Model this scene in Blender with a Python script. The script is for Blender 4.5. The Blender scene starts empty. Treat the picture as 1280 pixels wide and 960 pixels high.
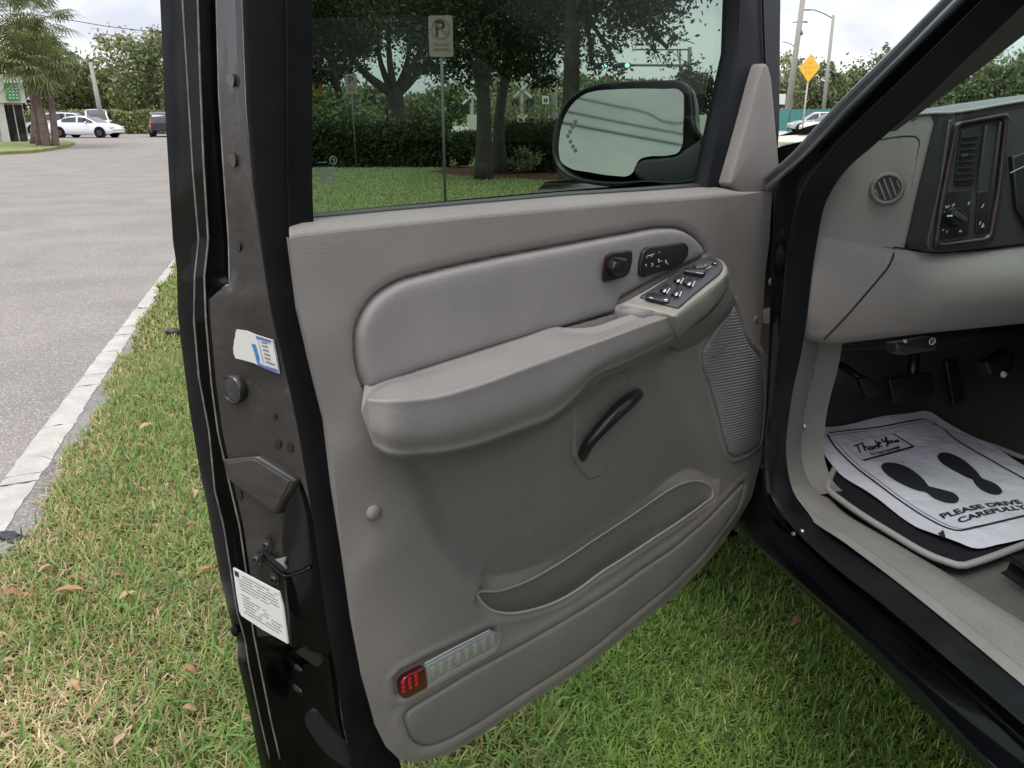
import bpy, bmesh, math, random
import numpy as np
from mathutils import Vector, Matrix
random.seed(7); RNG = np.random.default_rng(7)
SC = bpy.context.scene
COL = SC.collection
R = math.radians

# ------------------------------------------------------------------ camera
FPX = 1000.0; PITCH = math.atan((480 - 146) / FPX); YAW = R(12.8); CAMZ = 1.36
cam_d = bpy.data.cameras.new('camera'); cam = bpy.data.objects.new('camera', cam_d); COL.objects.link(cam)
cam_d.sensor_width = 36.0; cam_d.lens = FPX / 1280 * 36.0
cam_d.clip_start = 0.02; cam_d.clip_end = 2000
cam.location = (0, 0, CAMZ); cam.rotation_euler = (math.pi / 2 - PITCH, 0, -YAW)
SC.camera = cam

# ------------------------------------------------------------------ sky and sun (bright overcast)
W = bpy.data.worlds.new('World'); SC.world = W; W.use_nodes = True
nt = W.node_tree; nt.nodes.clear()
SUN_EL, SUN_AZ = R(66), R(215)
out = nt.nodes.new('ShaderNodeOutputWorld'); bg = nt.nodes.new('ShaderNodeBackground')
sky = nt.nodes.new('ShaderNodeTexSky'); sky.sky_type = 'NISHITA'; sky.sun_disc = False
sky.sun_elevation = SUN_EL; sky.sun_rotation = SUN_AZ
tc = nt.nodes.new('ShaderNodeTexCoord'); mp = nt.nodes.new('ShaderNodeMapping')
mp.inputs['Scale'].default_value = (1.0, 1.0, 2.6)
nz = nt.nodes.new('ShaderNodeTexNoise'); nz.inputs['Scale'].default_value = 3.2; nz.inputs['Detail'].default_value = 7
nz.inputs['Roughness'].default_value = 0.55; nz.inputs['Distortion'].default_value = 0.4
rp = nt.nodes.new('ShaderNodeValToRGB')
rp.color_ramp.elements[0].position = 0.36; rp.color_ramp.elements[0].color = (5.6, 5.75, 6.5, 1)
rp.color_ramp.elements[1].position = 0.60; rp.color_ramp.elements[1].color = (9.6, 9.6, 9.9, 1)
mx = nt.nodes.new('ShaderNodeMixRGB'); mx.inputs['Fac'].default_value = 0.9
nt.links.new(tc.outputs['Generated'], mp.inputs['Vector']); nt.links.new(mp.outputs['Vector'], nz.inputs['Vector'])
nt.links.new(nz.outputs['Fac'], rp.inputs['Fac']); nt.links.new(sky.outputs['Color'], mx.inputs['Color1'])
sx_ = nt.nodes.new('ShaderNodeSeparateXYZ'); nt.links.new(tc.outputs['Generated'], sx_.inputs['Vector'])
cie = nt.nodes.new('ShaderNodeMapRange'); cie.inputs['From Min'].default_value = 0.0; cie.inputs['From Max'].default_value = 1.0; cie.inputs['To Min'].default_value = 0.66; cie.inputs['To Max'].default_value = 1.62
nt.links.new(sx_.outputs['Z'], cie.inputs['Value']); cm = nt.nodes.new('ShaderNodeVectorMath'); cm.operation = 'SCALE'
nt.links.new(rp.outputs['Color'], cm.inputs[0]); nt.links.new(cie.outputs['Result'], cm.inputs['Scale']); nt.links.new(cm.outputs['Vector'], mx.inputs['Color2']); nt.links.new(mx.outputs['Color'], bg.inputs['Color'])
bg.inputs['Strength'].default_value = 0.1; nt.links.new(bg.outputs['Background'], out.inputs['Surface'])
sun_d = bpy.data.lights.new('sun', 'SUN'); sun = bpy.data.objects.new('sun', sun_d); COL.objects.link(sun)
sun_d.energy = 0.9; sun_d.angle = R(25); sun_d.color = (1.0, 0.96, 0.9)
# nishita rotation is measured from +Y, clockwise seen from above
sdir = Vector((math.sin(SUN_AZ) * math.cos(SUN_EL), math.cos(SUN_AZ) * math.cos(SUN_EL), math.sin(SUN_EL)))
sun.rotation_euler = (-sdir).to_track_quat('-Z', 'Y').to_euler()
VS = SC.view_settings
VS.view_transform = 'Standard'; VS.look = 'None'; VS.exposure = 0.92; VS.gamma = 1.0; VS.use_curve_mapping = False

# ------------------------------------------------------------------ surveying: a sight line of the photograph met with a real plane
_fw = np.array([math.sin(YAW) * math.cos(PITCH), math.cos(YAW) * math.cos(PITCH), -math.sin(PITCH)])
_rt = np.array([math.cos(YAW), -math.sin(YAW), 0.0]); _up = np.cross(_rt, _fw); EYE = np.array([0, 0, CAMZ])
def sight(x, y): return _fw + _rt * (x - 640) / FPX - _up * (y - 480) / FPX
def on_plane(x, y, p, n):
    d = sight(x, y); n = np.asarray(n, float); return EYE + d * (np.dot(np.asarray(p) - EYE, n) / np.dot(d, n))
def G(x, y, z=0.0): return on_plane(x, y, (0, 0, z), (0, 0, 1))
def T(x, y, X): return on_plane(x, y, (X, 0, 0), (1, 0, 0))
def YP(x, y, Y): return on_plane(x, y, (0, Y, 0), (0, 1, 0))
def far(x, y, dist):                      # point straight up from the ground at a given distance
    d = sight(x, y); return EYE + d * (dist / math.hypot(d[0], d[1]))
AD = YAW + math.atan((1750 - 640) / (FPX / math.cos(PITCH)))
DV = np.array([math.sin(AD), math.cos(AD), 0.0]); DN = np.array([DV[1], -DV[0], 0.0])
_o = G(368, 285, 1.248); DO = np.array([_o[0], _o[1], 0.0])
if np.dot(DN, EYE - DO) < 0: DN = -DN
def D(x, y, w=0.0): return on_plane(x, y, DO + DN * w, DN)
def duz(x, y, w=0.0):
    p = D(x, y, w); return np.array([np.dot(p - DO, DV), p[2], w])
def DW(u, z, w): return DO + DV * u + DN * w + np.array([0, 0, z])
def DWa(A):
    A = np.asarray(A); return DO + A[..., 0:1] * DV + A[..., 2:3] * DN + A[..., 1:2] * np.array([0, 0, 1.0])

# ------------------------------------------------------------------ materials
def mat(name, col, rough=0.5, metal=0.0, spec=0.5, bump=None, var=None, coat=0.0, island=0.0, trans=0.0, col2=None, speck=None):
    m = bpy.data.materials.new(name); m.use_nodes = True; t = m.node_tree; b = t.nodes['Principled BSDF']
    b.inputs['Roughness'].default_value = rough; b.inputs['Metallic'].default_value = metal
    b.inputs['Specular IOR Level'].default_value = spec; b.inputs['Coat Weight'].default_value = coat
    b.inputs['Coat Roughness'].default_value = 0.04
    c = (*col, 1); b.inputs['Base Color'].default_value = c; src = None
    co = t.nodes.new('ShaderNodeTexCoord')
    if var:
        n = t.nodes.new('ShaderNodeTexNoise'); n.inputs['Scale'].default_value = var[0]; n.inputs['Detail'].default_value = 5
        t.links.new(co.outputs['Object'], n.inputs['Vector'])
        r = t.nodes.new('ShaderNodeValToRGB'); k = var[1]
        r.color_ramp.elements[0].position = 0.3; r.color_ramp.elements[1].position = 0.7
        r.color_ramp.elements[0].color = (*[v * (1 - k) for v in col], 1)
        r.color_ramp.elements[1].color = (*(col2 if col2 else [min(1, v * (1 + k)) for v in col]), 1)
        t.links.new(n.outputs['Fac'], r.inputs['Fac']); src = r.outputs['Color']
        if len(var) > 2:                     # roughness wear
            mr = t.nodes.new('ShaderNodeMapRange'); mr.inputs['To Min'].default_value = rough - var[2]; mr.inputs['To Max'].default_value = rough + var[2]
            t.links.new(n.outputs['Fac'], mr.inputs['Value']); t.links.new(mr.outputs['Result'], b.inputs['Roughness'])
    if speck:
        n = t.nodes.new('ShaderNodeTexNoise'); n.inputs['Scale'].default_value = speck[0]; n.inputs['Detail'].default_value = 3
        t.links.new(co.outputs['Object'], n.inputs['Vector'])
        r = t.nodes.new('ShaderNodeValToRGB'); r.color_ramp.elements[0].position = speck[1]; r.color_ramp.elements[1].position = speck[1] + 0.1
        r.color_ramp.elements[0].color = (0, 0, 0, 1); r.color_ramp.elements[1].color = (1, 1, 1, 1)
        mxn = t.nodes.new('ShaderNodeMixRGB'); t.links.new(n.outputs['Fac'], r.inputs['Fac']); t.links.new(r.outputs['Color'], mxn.inputs['Fac'])
        if src: t.links.new(src, mxn.inputs['Color1'])
        else: mxn.inputs['Color1'].default_value = c
        mxn.inputs['Color2'].default_value = (*speck[2], 1); src = mxn.outputs['Color']
    if island:
        g = t.nodes.new('ShaderNodeNewGeometry'); h = t.nodes.new('ShaderNodeHueSaturation')
        mr = t.nodes.new('ShaderNodeMapRange'); mr.inputs['To Min'].default_value = 1 - island; mr.inputs['To Max'].default_value = 1 + island
        t.links.new(g.outputs['Random Per Island'], mr.inputs['Value']); t.links.new(mr.outputs['Result'], h.inputs['Value'])
        mr2 = t.nodes.new('ShaderNodeMapRange'); mr2.inputs['To Min'].default_value = 0.475; mr2.inputs['To Max'].default_value = 0.515
        wn = t.nodes.new('ShaderNodeMath'); wn.operation = 'FRACT'; mu = t.nodes.new('ShaderNodeMath'); mu.operation = 'MULTIPLY'; mu.inputs[1].default_value = 17.3
        t.links.new(g.outputs['Random Per Island'], mu.inputs[0]); t.links.new(mu.outputs[0], wn.inputs[0]); t.links.new(wn.outputs[0], mr2.inputs['Value'])
        t.links.new(mr2.outputs['Result'], h.inputs['Hue'])
        if src: t.links.new(src, h.inputs['Color'])
        else: h.inputs['Color'].default_value = c
        src = h.outputs['Color']
    if src: t.links.new(src, b.inputs['Base Color'])
    if bump:
        bs = bump if isinstance(bump, list) else [bump]; prev = None
        for (sc_, st, kind) in bs:
            if kind == 'v': n = t.nodes.new('ShaderNodeTexVoronoi'); o_ = n.outputs['Distance']
            elif kind == 'w':
                n = t.nodes.new('ShaderNodeTexWave'); n.wave_type = 'BANDS'; n.bands_direction = 'Z'; o_ = n.outputs['Fac']
            else: n = t.nodes.new('ShaderNodeTexNoise'); n.inputs['Detail'].default_value = 4; o_ = n.outputs['Fac']
            n.inputs['Scale'].default_value = sc_
            t.links.new(co.outputs['Object'], n.inputs['Vector'])
            bp = t.nodes.new('ShaderNodeBump'); bp.inputs['Strength'].default_value = st; bp.inputs['Distance'].default_value = 0.002 if sc_ > 60 else 0.02
            t.links.new(o_, bp.inputs['Height'])
            if prev: t.links.new(prev.outputs['Normal'], bp.inputs['Normal'])
            prev = bp
        t.links.new(prev.outputs['Normal'], b.inputs['Normal'])
    if trans:
        tl = t.nodes.new('ShaderNodeBsdfTranslucent'); mxs = t.nodes.new('ShaderNodeMixShader'); mxs.inputs['Fac'].default_value = trans
        if src: t.links.new(src, tl.inputs['Color'])
        else: tl.inputs['Color'].default_value = c
        t.links.new(b.outputs['BSDF'], mxs.inputs[1]); t.links.new(tl.outputs['BSDF'], mxs.inputs[2])
        t.links.new(mxs.outputs['Shader'], t.nodes['Material Output'].inputs['Surface'])
    return m
def glass_mat(name, tint, refl=0.07):
    m = bpy.data.materials.new(name); m.use_nodes = True; t = m.node_tree; t.nodes.clear()
    o = t.nodes.new('ShaderNodeOutputMaterial'); tr = t.nodes.new('ShaderNodeBsdfTransparent'); tr.inputs['Color'].default_value = (*tint, 1)
    gl = t.nodes.new('ShaderNodeBsdfGlossy'); gl.inputs['Roughness'].default_value = 0.0; gl.inputs['Color'].default_value = (0.9, 0.95, 0.95, 1)
    lw = t.nodes.new('ShaderNodeLayerWeight'); lw.inputs['Blend'].default_value = 0.5; pw = t.nodes.new('ShaderNodeMath'); pw.operation = 'POWER'; pw.inputs[1].default_value = 5.0
    mr = t.nodes.new('ShaderNodeMapRange'); mr.inputs['To Min'].default_value = refl * 0.06; mr.inputs['To Max'].default_value = 0.8; mxs = t.nodes.new('ShaderNodeMixShader')
    t.links.new(lw.outputs['Facing'], pw.inputs[0]); t.links.new(pw.outputs[0], mr.inputs['Value']); t.links.new(mr.outputs['Result'], mxs.inputs['Fac']); t.links.new(tr.outputs['BSDF'], mxs.inputs[1]); t.links.new(gl.outputs['BSDF'], mxs.inputs[2])
    t.links.new(mxs.outputs['Shader'], o.inputs['Surface']); return m
grain = [(330, 0.18, 'n'), (900, 0.45, 'v')]
M = {}
M['trim'] = mat('trim_vinyl', (0.212, 0.196, 0.182), 0.5, bump=grain, var=(5, 0.07, 0.06), spec=0.4, speck=(26, .70, (0.27, 0.255, 0.235)))
M['arm'] = mat('armrest_vinyl', (0.215, 0.203, 0.194), 0.48, bump=[(520, 0.14, 'v'), (900, .2, 'v')], var=(12, 0.05, 0.05), spec=0.4)
M['tan'] = mat('tan_bezel_plastic', (0.235, 0.224, 0.19), 0.42, bump=[(1200, 0.1, 'v')], var=(30, 0.07, 0.08))
M['pocket'] = mat('pocket_plastic', (0.20, 0.188, 0.165), 0.5, bump=grain, spec=0.35)
M['rim'] = mat('pocket_rim_plastic', (0.28, 0.265, 0.225), 0.42)
M['carpet'] = mat('door_carpet', (0.175, 0.166, 0.152), 0.85, bump=[(1400, 0.5, 'n')], var=(400, 0.12), spec=0.15)
M['grille'] = mat('speaker_cloth', (0.20, 0.197, 0.205), 0.55, spec=0.35)
M['paint'] = mat('black_paint', (0.003, 0.0033, 0.004), 0.09, spec=0.24, coat=0.12, var=(14, 0.4, 0.03))
M['jamb'] = mat('dusty_black_paint', (0.02, 0.019, 0.018), 0.3, spec=0.5, var=(16, 0.5, 0.12), bump=[(300, 0.05, 'n')], coat=0.2)
M['dust'] = mat('dust_film_paint', (0.034, 0.030, 0.026), 0.42, spec=0.35, coat=.08, var=(6, 0.6, 0.1), bump=[(14, 0.35, 'n'), (240, 0.06, 'n')], speck=(30, .66, (0.075, 0.069, 0.062)))
M['rubber'] = mat('black_rubber', (0.005, 0.0053, 0.0062), 0.65, spec=0.09, var=(20, 0.3, 0.1))
M['frame'] = mat('satin_black_frame', (0.010, 0.011, 0.014), 0.5, spec=0.22, var=(25, 0.25, 0.08))
M['blk'] = mat('black_plastic', (0.012, 0.0125, 0.014), 0.32, spec=0.5, bump=[(900, 0.08, 'n')])
M['blk2'] = mat('charcoal_plastic', (0.035, 0.035, 0.038), 0.38, spec=0.5, bump=[(900, 0.12, 'n')])
M['white'] = mat('white_print', (0.62, 0.63, 0.65), 0.5)
M['ink'] = mat('black_ink', (0.02, 0.02, 0.025), 0.6)
M['grey_ink'] = mat('grey_ink', (0.12, 0.12, 0.13), 0.6)
M['paper'] = mat('paper', (0.60, 0.585, 0.64), 0.75, bump=[(5, 0.7, 'n'), (17, 0.45, 'n')], var=(4, 0.05), spec=0.2)
M['label'] = mat('label_film', (0.60, 0.59, 0.565), 0.35)
M['blue'] = mat('blue_print', (0.03, 0.2, 0.42), 0.4)
M['violet'] = mat('violet_blue_print', (0.12, 0.14, 0.38), 0.4)
M['red'] = mat('red_lens', (0.085, 0.003, 0.008), 0.12, spec=0.6, coat=0.5)
M['redlit'] = mat('red_prism', (0.6, 0.02, 0.03), 0.2)
M['lens'] = mat('clear_lens', (0.24, 0.26, 0.26), 0.14, spec=0.6, coat=0.6, bump=[(420, 0.6, 'v')])
M['led'] = mat('yellow_led', (0.33, 0.335, 0.265), 0.35, bump=[(700, 0.8, 'v')])
M['metal'] = mat('zinc_metal', (0.5, 0.49, 0.46), 0.35, metal=0.9)
M['etch'] = mat('glass_etching', (0.14, 0.17, 0.15), 0.6)
M['pillar'] = mat('pillar_paint', (0.075, 0.079, 0.088), 0.3, spec=0.5, coat=0.3, var=(18, 0.2, 0.06))
M['edge'] = mat('dusty_flange_edge', (0.16, 0.15, 0.14), 0.5, var=(60, .4))
M['strip'] = mat('weatherstrip_rubber', (0.007, 0.0074, 0.0085), 0.42, spec=0.2, var=(20, .3, .1))
M['seam'] = mat('panel_seam', (.03, .029, .027), .8, spec=.1)
M['ptrim'] = mat('pillar_trim_plastic', (.11, .106, .10), .55, bump=grain, spec=.3)
M['wood'] = mat('dark_red_trim', (0.016, 0.0075, 0.006), 0.35, coat=0.15, var=(40, 0.5))
M['dark'] = mat('dark_plastic', (0.010, 0.0105, 0.012), 0.45)
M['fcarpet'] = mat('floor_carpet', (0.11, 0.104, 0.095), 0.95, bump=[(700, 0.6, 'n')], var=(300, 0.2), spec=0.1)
M['mat'] = mat('mat_carpet', (0.014, 0.0145, 0.017), 0.9, bump=[(900, 0.6, 'n')], var=(500, 0.3), spec=0.15)
M['piping'] = mat('mat_piping', (0.30, 0.29, 0.27), 0.6, bump=[(500, 0.4, 'v')])
M['sill'] = mat('sill_plastic', (0.21, 0.198, 0.18), 0.5, bump=grain, var=(10, 0.08, 0.06))
M['glass'] = glass_mat('tinted_glass', (0.58, 0.655, 0.60))
M['wind'] = glass_mat('windshield_glass', (0.70, 0.84, 0.78))
M['mirror'] = mat('mirror_silver', (0.47, 0.465, 0.42), 0.03, metal=1.0)
M['mdot'] = mat('mirror_dot', (0.16, 0.17, 0.16), 0.3)

# ------------------------------------------------------------------ mesh helpers
def world_off(o):
    v = Vector((0, 0, 0))
    while o is not None: v = v + Vector(o.location); o = o.parent
    return np.array(v)
def link(name, me, m, parent=None):
    o = bpy.data.objects.new(name, me); COL.objects.link(o)
    if m is not None and len(me.materials) == 0: me.materials.append(m)
    if parent is not None: o.parent = parent
    return o
def mk(name, V, F, m, parent=None, smooth=True, local=False, angle=None):
    V = np.asarray(V, float)
    if parent is not None and not local: V = V - world_off(parent)
    me = bpy.data.meshes.new(name); me.from_pydata(V.tolist(), [], [list(f) for f in F]); me.update()
    if smooth:
        me.polygons.foreach_set('use_smooth', [True] * len(me.polygons))
        if angle is not None: me.set_sharp_from_angle(angle=R(angle))
    return link(name, me, m, parent)
def cr(P, n, closed=False, by_len=True):
    P = np.asarray(P, float); k = len(P)
    if closed: P = np.vstack([P, P[:1]]); k += 1
    seg = np.linalg.norm(np.diff(P, axis=0), axis=1) if by_len else np.ones(k - 1)
    t = np.concatenate([[0], np.cumsum(np.maximum(seg, 1e-9) ** (0.999 if by_len else 1))])
    if k == 2 : s = np.linspace(0, t[-1], n); return np.stack([np.interp(s, t, P[:, i]) for i in range(P.shape[1])], 1)
    d = np.diff(P, axis=0) / np.diff(t)[:, None]; m = np.zeros_like(P)
    for i in range(1, k - 1):
        h0, h1 = t[i] - t[i - 1], t[i + 1] - t[i]; m[i] = (d[i - 1] * h1 + d[i] * h0) / (h0 + h1)
    m[0], m[-1] = d[0], d[-1]
    if closed:
        h0, h1 = t[-1] - t[-2], t[1] - t[0]; m[0] = m[-1] = (d[-1] * h1 + d[0] * h0) / (h0 + h1)
    s = np.linspace(0, t[-1], n + 1)[:-1] if closed else np.linspace(0, t[-1], n)
    i = np.clip(np.searchsorted(t, s, 'right') - 1, 0, k - 2); h = (t[i + 1] - t[i])[:, None]; q = ((s - t[i]) / (t[i + 1] - t[i]))[:, None]
    return (2*q**3-3*q**2+1)*P[i] + (q**3-2*q**2+q)*h*m[i] + (-2*q**3+3*q**2)*P[i+1] + (q**3-q**2)*h*m[i+1]
def lin(P, n):
    P = np.asarray(P, float); t = np.concatenate([[0], np.cumsum(np.linalg.norm(np.diff(P, axis=0), axis=1))])
    s = np.linspace(0, t[-1], n); return np.stack([np.interp(s, t, P[:, i]) for i in range(P.shape[1])], 1)
def gfaces(a, b, wrap=False, off=0):
    F = []
    for i in range(a - 1):
        for j in range(b if wrap else b - 1):
            j2 = (j + 1) % b; F.append((off + i*b + j, off + i*b + j2, off + (i+1)*b + j2, off + (i+1)*b + j))
    return F
def grid(name, Gd, m, parent=None, smooth=True, wrap=False, angle=None, caps=False):
    Gd = np.asarray(Gd, float); a, b = Gd.shape[:2]; F = gfaces(a, b, wrap)
    if caps: F += [tuple(range(b))[::-1], tuple((a-1)*b + j for j in range(b))]
    return mk(name, Gd.reshape(-1, 3), F, m, parent, smooth, angle=angle)
def loft(name, curves, n, m, parent=None, mm=None, angle=None, wrap=False, caps=False):
    Gd = np.stack([cr(c, n) for c in curves])
    if mm: Gd = np.stack([cr(Gd[:, j], mm, by_len=False) for j in range(n)], 1)
    return grid(name, Gd, m, parent, wrap=wrap, angle=angle, caps=caps)
def tube(name, P, rad, m, parent=None, n=10, steps=None, caps=True, smooth=True):
    V, F = tube_vf(P, rad, n, steps, caps); return mk(name, V, F, m, parent, smooth)
def tube_vf(P, rad, n=10, steps=None, caps=True, off=0, flat=1.0):
    P = np.asarray(P, float); rad = np.full(len(P), rad, float) if np.isscalar(rad) else np.asarray(rad, float)
    if steps: Q = cr(np.column_stack([P, rad]), steps); P, rad = Q[:, :3], Q[:, 3]
    tg = np.gradient(P, axis=0); tg /= np.linalg.norm(tg, axis=1)[:, None] + 1e-12
    ref = np.array([0, 0, 1.0]) if abs(tg[0][2]) < 0.9 else np.array([1.0, 0, 0]); V = []
    for p, t, r in zip(P, tg, rad):
        a = np.cross(t, ref); a /= np.linalg.norm(a) + 1e-12; b = np.cross(t, a); ref = np.cross(a, t)
        for k in range(n):
            q = 2 * math.pi * k / n; V.append(p + r * (math.cos(q) * a + flat * math.sin(q) * b))
    F = gfaces(len(P), n, True, off)
    if caps: F += [tuple(off + k for k in range(n))[::-1], tuple(off + (len(P)-1)*n + k for k in range(n))]
    return np.array(V), [tuple(f) for f in F]
def join(parts):
    V, F, k = [], [], 0
    for v, f in parts:
        V.append(np.asarray(v)); F += [tuple(i + k for i in q) for q in f]; k += len(v)
    return np.vstack(V), F
def box_vf(c, s, rz=0.0):
    sx, sy, sz = np.array(s) / 2; V = np.array([(x, y, z) for z in (-sz, sz) for x, y in ((-sx, -sy), (sx, -sy), (sx, sy), (-sx, sy))])
    ca, sa = math.cos(rz), math.sin(rz); V = np.column_stack([V[:, 0]*ca - V[:, 1]*sa, V[:, 0]*sa + V[:, 1]*ca, V[:, 2]]) + np.array(c)
    return V, [(3, 2, 1, 0), (4, 5, 6, 7), (0, 1, 5, 4), (1, 2, 6, 5), (2, 3, 7, 6), (3, 0, 4, 7)]
def inset(P, d):                                   # shrink a planar outline (n,3) lying in a plane, towards its inside
    P = np.asarray(P, float); nrm = sum(np.cross(P[i] - P[0], P[(i+1) % len(P)] - P[0]) for i in range(len(P))); nrm /= np.linalg.norm(nrm) + 1e-15
    Q = []
    for i in range(len(P)):
        a, b, c = P[i-1], P[i], P[(i+1) % len(P)]; e1 = b - a; e2 = c - b; e1 /= np.linalg.norm(e1) + 1e-12; e2 /= np.linalg.norm(e2) + 1e-12
        n1 = np.cross(nrm, e1); n2 = np.cross(nrm, e2); h = n1 + n2; L = np.linalg.norm(h)
        h = h / (L + 1e-12); Q.append(b + h * d / max(0.35, np.dot(h, n1)))
    return np.array(Q)
def slab(name, outline, normal, h0, h1, m, parent=None, bevel=0.0, dome=0.0, smooth=True, rings=3):
    """A plate: outline of world points, raised along normal from h0 to h1 with a rounded edge and an optional dome."""
    P = np.asarray(outline, float); N = np.asarray(normal, float); N = N / np.linalg.norm(N); V = [P + N * h0]
    if bevel > 0:
        for k in range(rings + 1):
            a = k / rings * math.pi / 2; V.append(inset(P, bevel * (1 - math.cos(a))) + N * (h1 - bevel * (1 - math.sin(a))))
    else: V.append(P + N * h1)
    if dome:
        base = V[-1]; c = base.mean(0)
        for s in (0.25, 0.5, 0.75, 0.92): V.append(base + (c - base) * s + N * dome * (1 - (1 - s) ** 2))
    n = len(P); F = gfaces(len(V), n, True); F.append(tuple((len(V)-1)*n + j for j in range(n))); F.append(tuple(range(n))[::-1])
    return mk(name, np.vstack(V), F, m, parent, smooth, angle=38)
def smooth_outline(px, f, n=40): return np.array([f(x, y) for x, y in cr(px, n, closed=True)])
def rounded(px, r, seg=4):                           # polygon of pixels with its corners rounded
    px = np.asarray(px, float); out = []
    for i in range(len(px)):
        a, b, c = px[i-1], px[i], px[(i+1) % len(px)]; u = a - b; v = c - b; lu, lv = np.linalg.norm(u), np.linalg.norm(v)
        q = min(r, lu * .45, lv * .45); p0 = b + u / lu * q; p1 = b + v / lv * q
        for k in range(seg + 1):
            s = k / seg; out.append((1-s)**2 * p0 + 2*s*(1-s) * b + s*s * p1)
    return np.array(out)
def ball_vf(c, r, n=10, m=6, scale=(1, 1, 1)):
    V = []; 
    for i in range(m + 1):
        a = math.pi * i / m
        for j in range(n):
            b = 2 * math.pi * j / n; V.append((math.sin(a)*math.cos(b)*r*scale[0], math.sin(a)*math.sin(b)*r*scale[1], math.cos(a)*r*scale[2]))
    return np.array(V) + np.array(c), gfaces(m + 1, n, True)
def disc_dome(name, c, normal, r, h, m, parent, n=20, ring=None):
    N = np.asarray(normal, float); N /= np.linalg.norm(N); a = np.cross(N, (0, 0, 1.0)); a /= np.linalg.norm(a); b = np.cross(N, a); V = []
    prof = ring if ring else [(1, 0), (0.97, 0.35), (0.85, 0.68), (0.6, 0.9), (0.3, 0.98), (0.02, 1)]
    for (rr, hh) in prof:
        for k in range(n):
            q = 2*math.pi*k/n; V.append(np.asarray(c) + r*rr*(math.cos(q)*a + math.sin(q)*b) + N*h*hh)
    F = gfaces(len(prof), n, True); F.append(tuple((len(prof)-1)*n + k for k in range(n))); return mk(name, V, F, m, parent, angle=50)
def text_mesh(s, shear=0.0, bold=0.0, font_size=1.0):
    cu = bpy.data.curves.new('lettering', 'FONT'); cu.body = s; cu.size = font_size; cu.shear = shear; cu.offset = bold; cu.resolution_u = 3
    o = bpy.data.objects.new('lettering', cu); COL.objects.link(o); dg = bpy.context.evaluated_depsgraph_get()
    me = bpy.data.meshes.new_from_object(o.evaluated_get(dg)); V = np.array([v.co[:] for v in me.vertices]); F = [tuple(p.vertices) for p in me.polygons]
    bpy.data.objects.remove(o); bpy.data.curves.remove(cu); bpy.data.meshes.remove(me); return V, F
def text_on(name, s, p0, px, py, m, parent=None, shear=0.0, bold=0.0, lift=0.0):
    """lettering laid on a flat surface: p0 lower left corner, px lower right, py upper left (world points)"""
    V, F = text_mesh(s, shear, bold); lo, hi = V.min(0), V.max(0); Q = (V - lo) / np.maximum(hi - lo, 1e-6); p0, px, py = map(np.asarray, (p0, px, py))
    n = np.cross(px - p0, py - p0); n /= np.linalg.norm(n); P = p0 + Q[:, 0:1] * (px - p0) + Q[:, 1:2] * (py - p0) + n * lift
    return mk(name, P, F, m, parent, smooth=False)
def ribbon_vf(P, width, n):                           # flat stroke along a polyline lying on a surface with normal n
    P = np.asarray(P, float); tg = np.gradient(P, axis=0); sd = np.cross(tg, n); sd /= np.linalg.norm(sd, axis=1)[:, None] + 1e-12
    V = np.empty((2 * len(P), 3)); V[0::2] = P - sd * width / 2; V[1::2] = P + sd * width / 2
    return V, [(2*i, 2*i+1, 2*i+3, 2*i+2) for i in range(len(P) - 1)]
def tag(o, label=None, cat=None, group=None, kind=None):
    if label: o['label'] = label
    if cat: o['category'] = cat
    if group: o['group'] = group
    if kind: o['kind'] = kind
    return o
def empty(name, loc, label=None, cat=None, group=None, rz=0.0):
    o = bpy.data.objects.new(name, None); COL.objects.link(o); o.location = tuple(float(v) for v in loc); o.rotation_euler = (0, 0, rz); o.empty_display_size = 0.2
    return tag(o, label, cat, group)
def copy_tree(o, parent=None):
    c = o.copy(); COL.objects.link(c)
    if parent is not None: c.parent = parent
    for ch in list(o.children): copy_tree(ch, c)
    return c
def sdf(P, poly):                                     # signed distance of points (n,2) to a polygon, negative inside
    P = np.asarray(P); poly = np.asarray(poly); d = np.full(len(P), 1e9); ins = np.zeros(len(P), bool)
    for i in range(len(poly)):
        a, b = poly[i-1], poly[i]; e = b - a; w = P - a; t = np.clip((w @ e) / (e @ e + 1e-15), 0, 1); q = w - t[:, None] * e
        d = np.minimum(d, np.hypot(q[:, 0], q[:, 1])); c = (a[1] > P[:, 1]) != (b[1] > P[:, 1])
        ins ^= c & (P[:, 0] < (b[0]-a[0]) * (P[:, 1]-a[1]) / (b[1]-a[1] + 1e-15) + a[0])
    return np.where(ins, -d, d)
# ================================================================== THE TRUCK
truck = empty('parked_truck', (1.6, 1.5, 0), 'black truck with its grey driver door standing open over the grass', 'truck')
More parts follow.
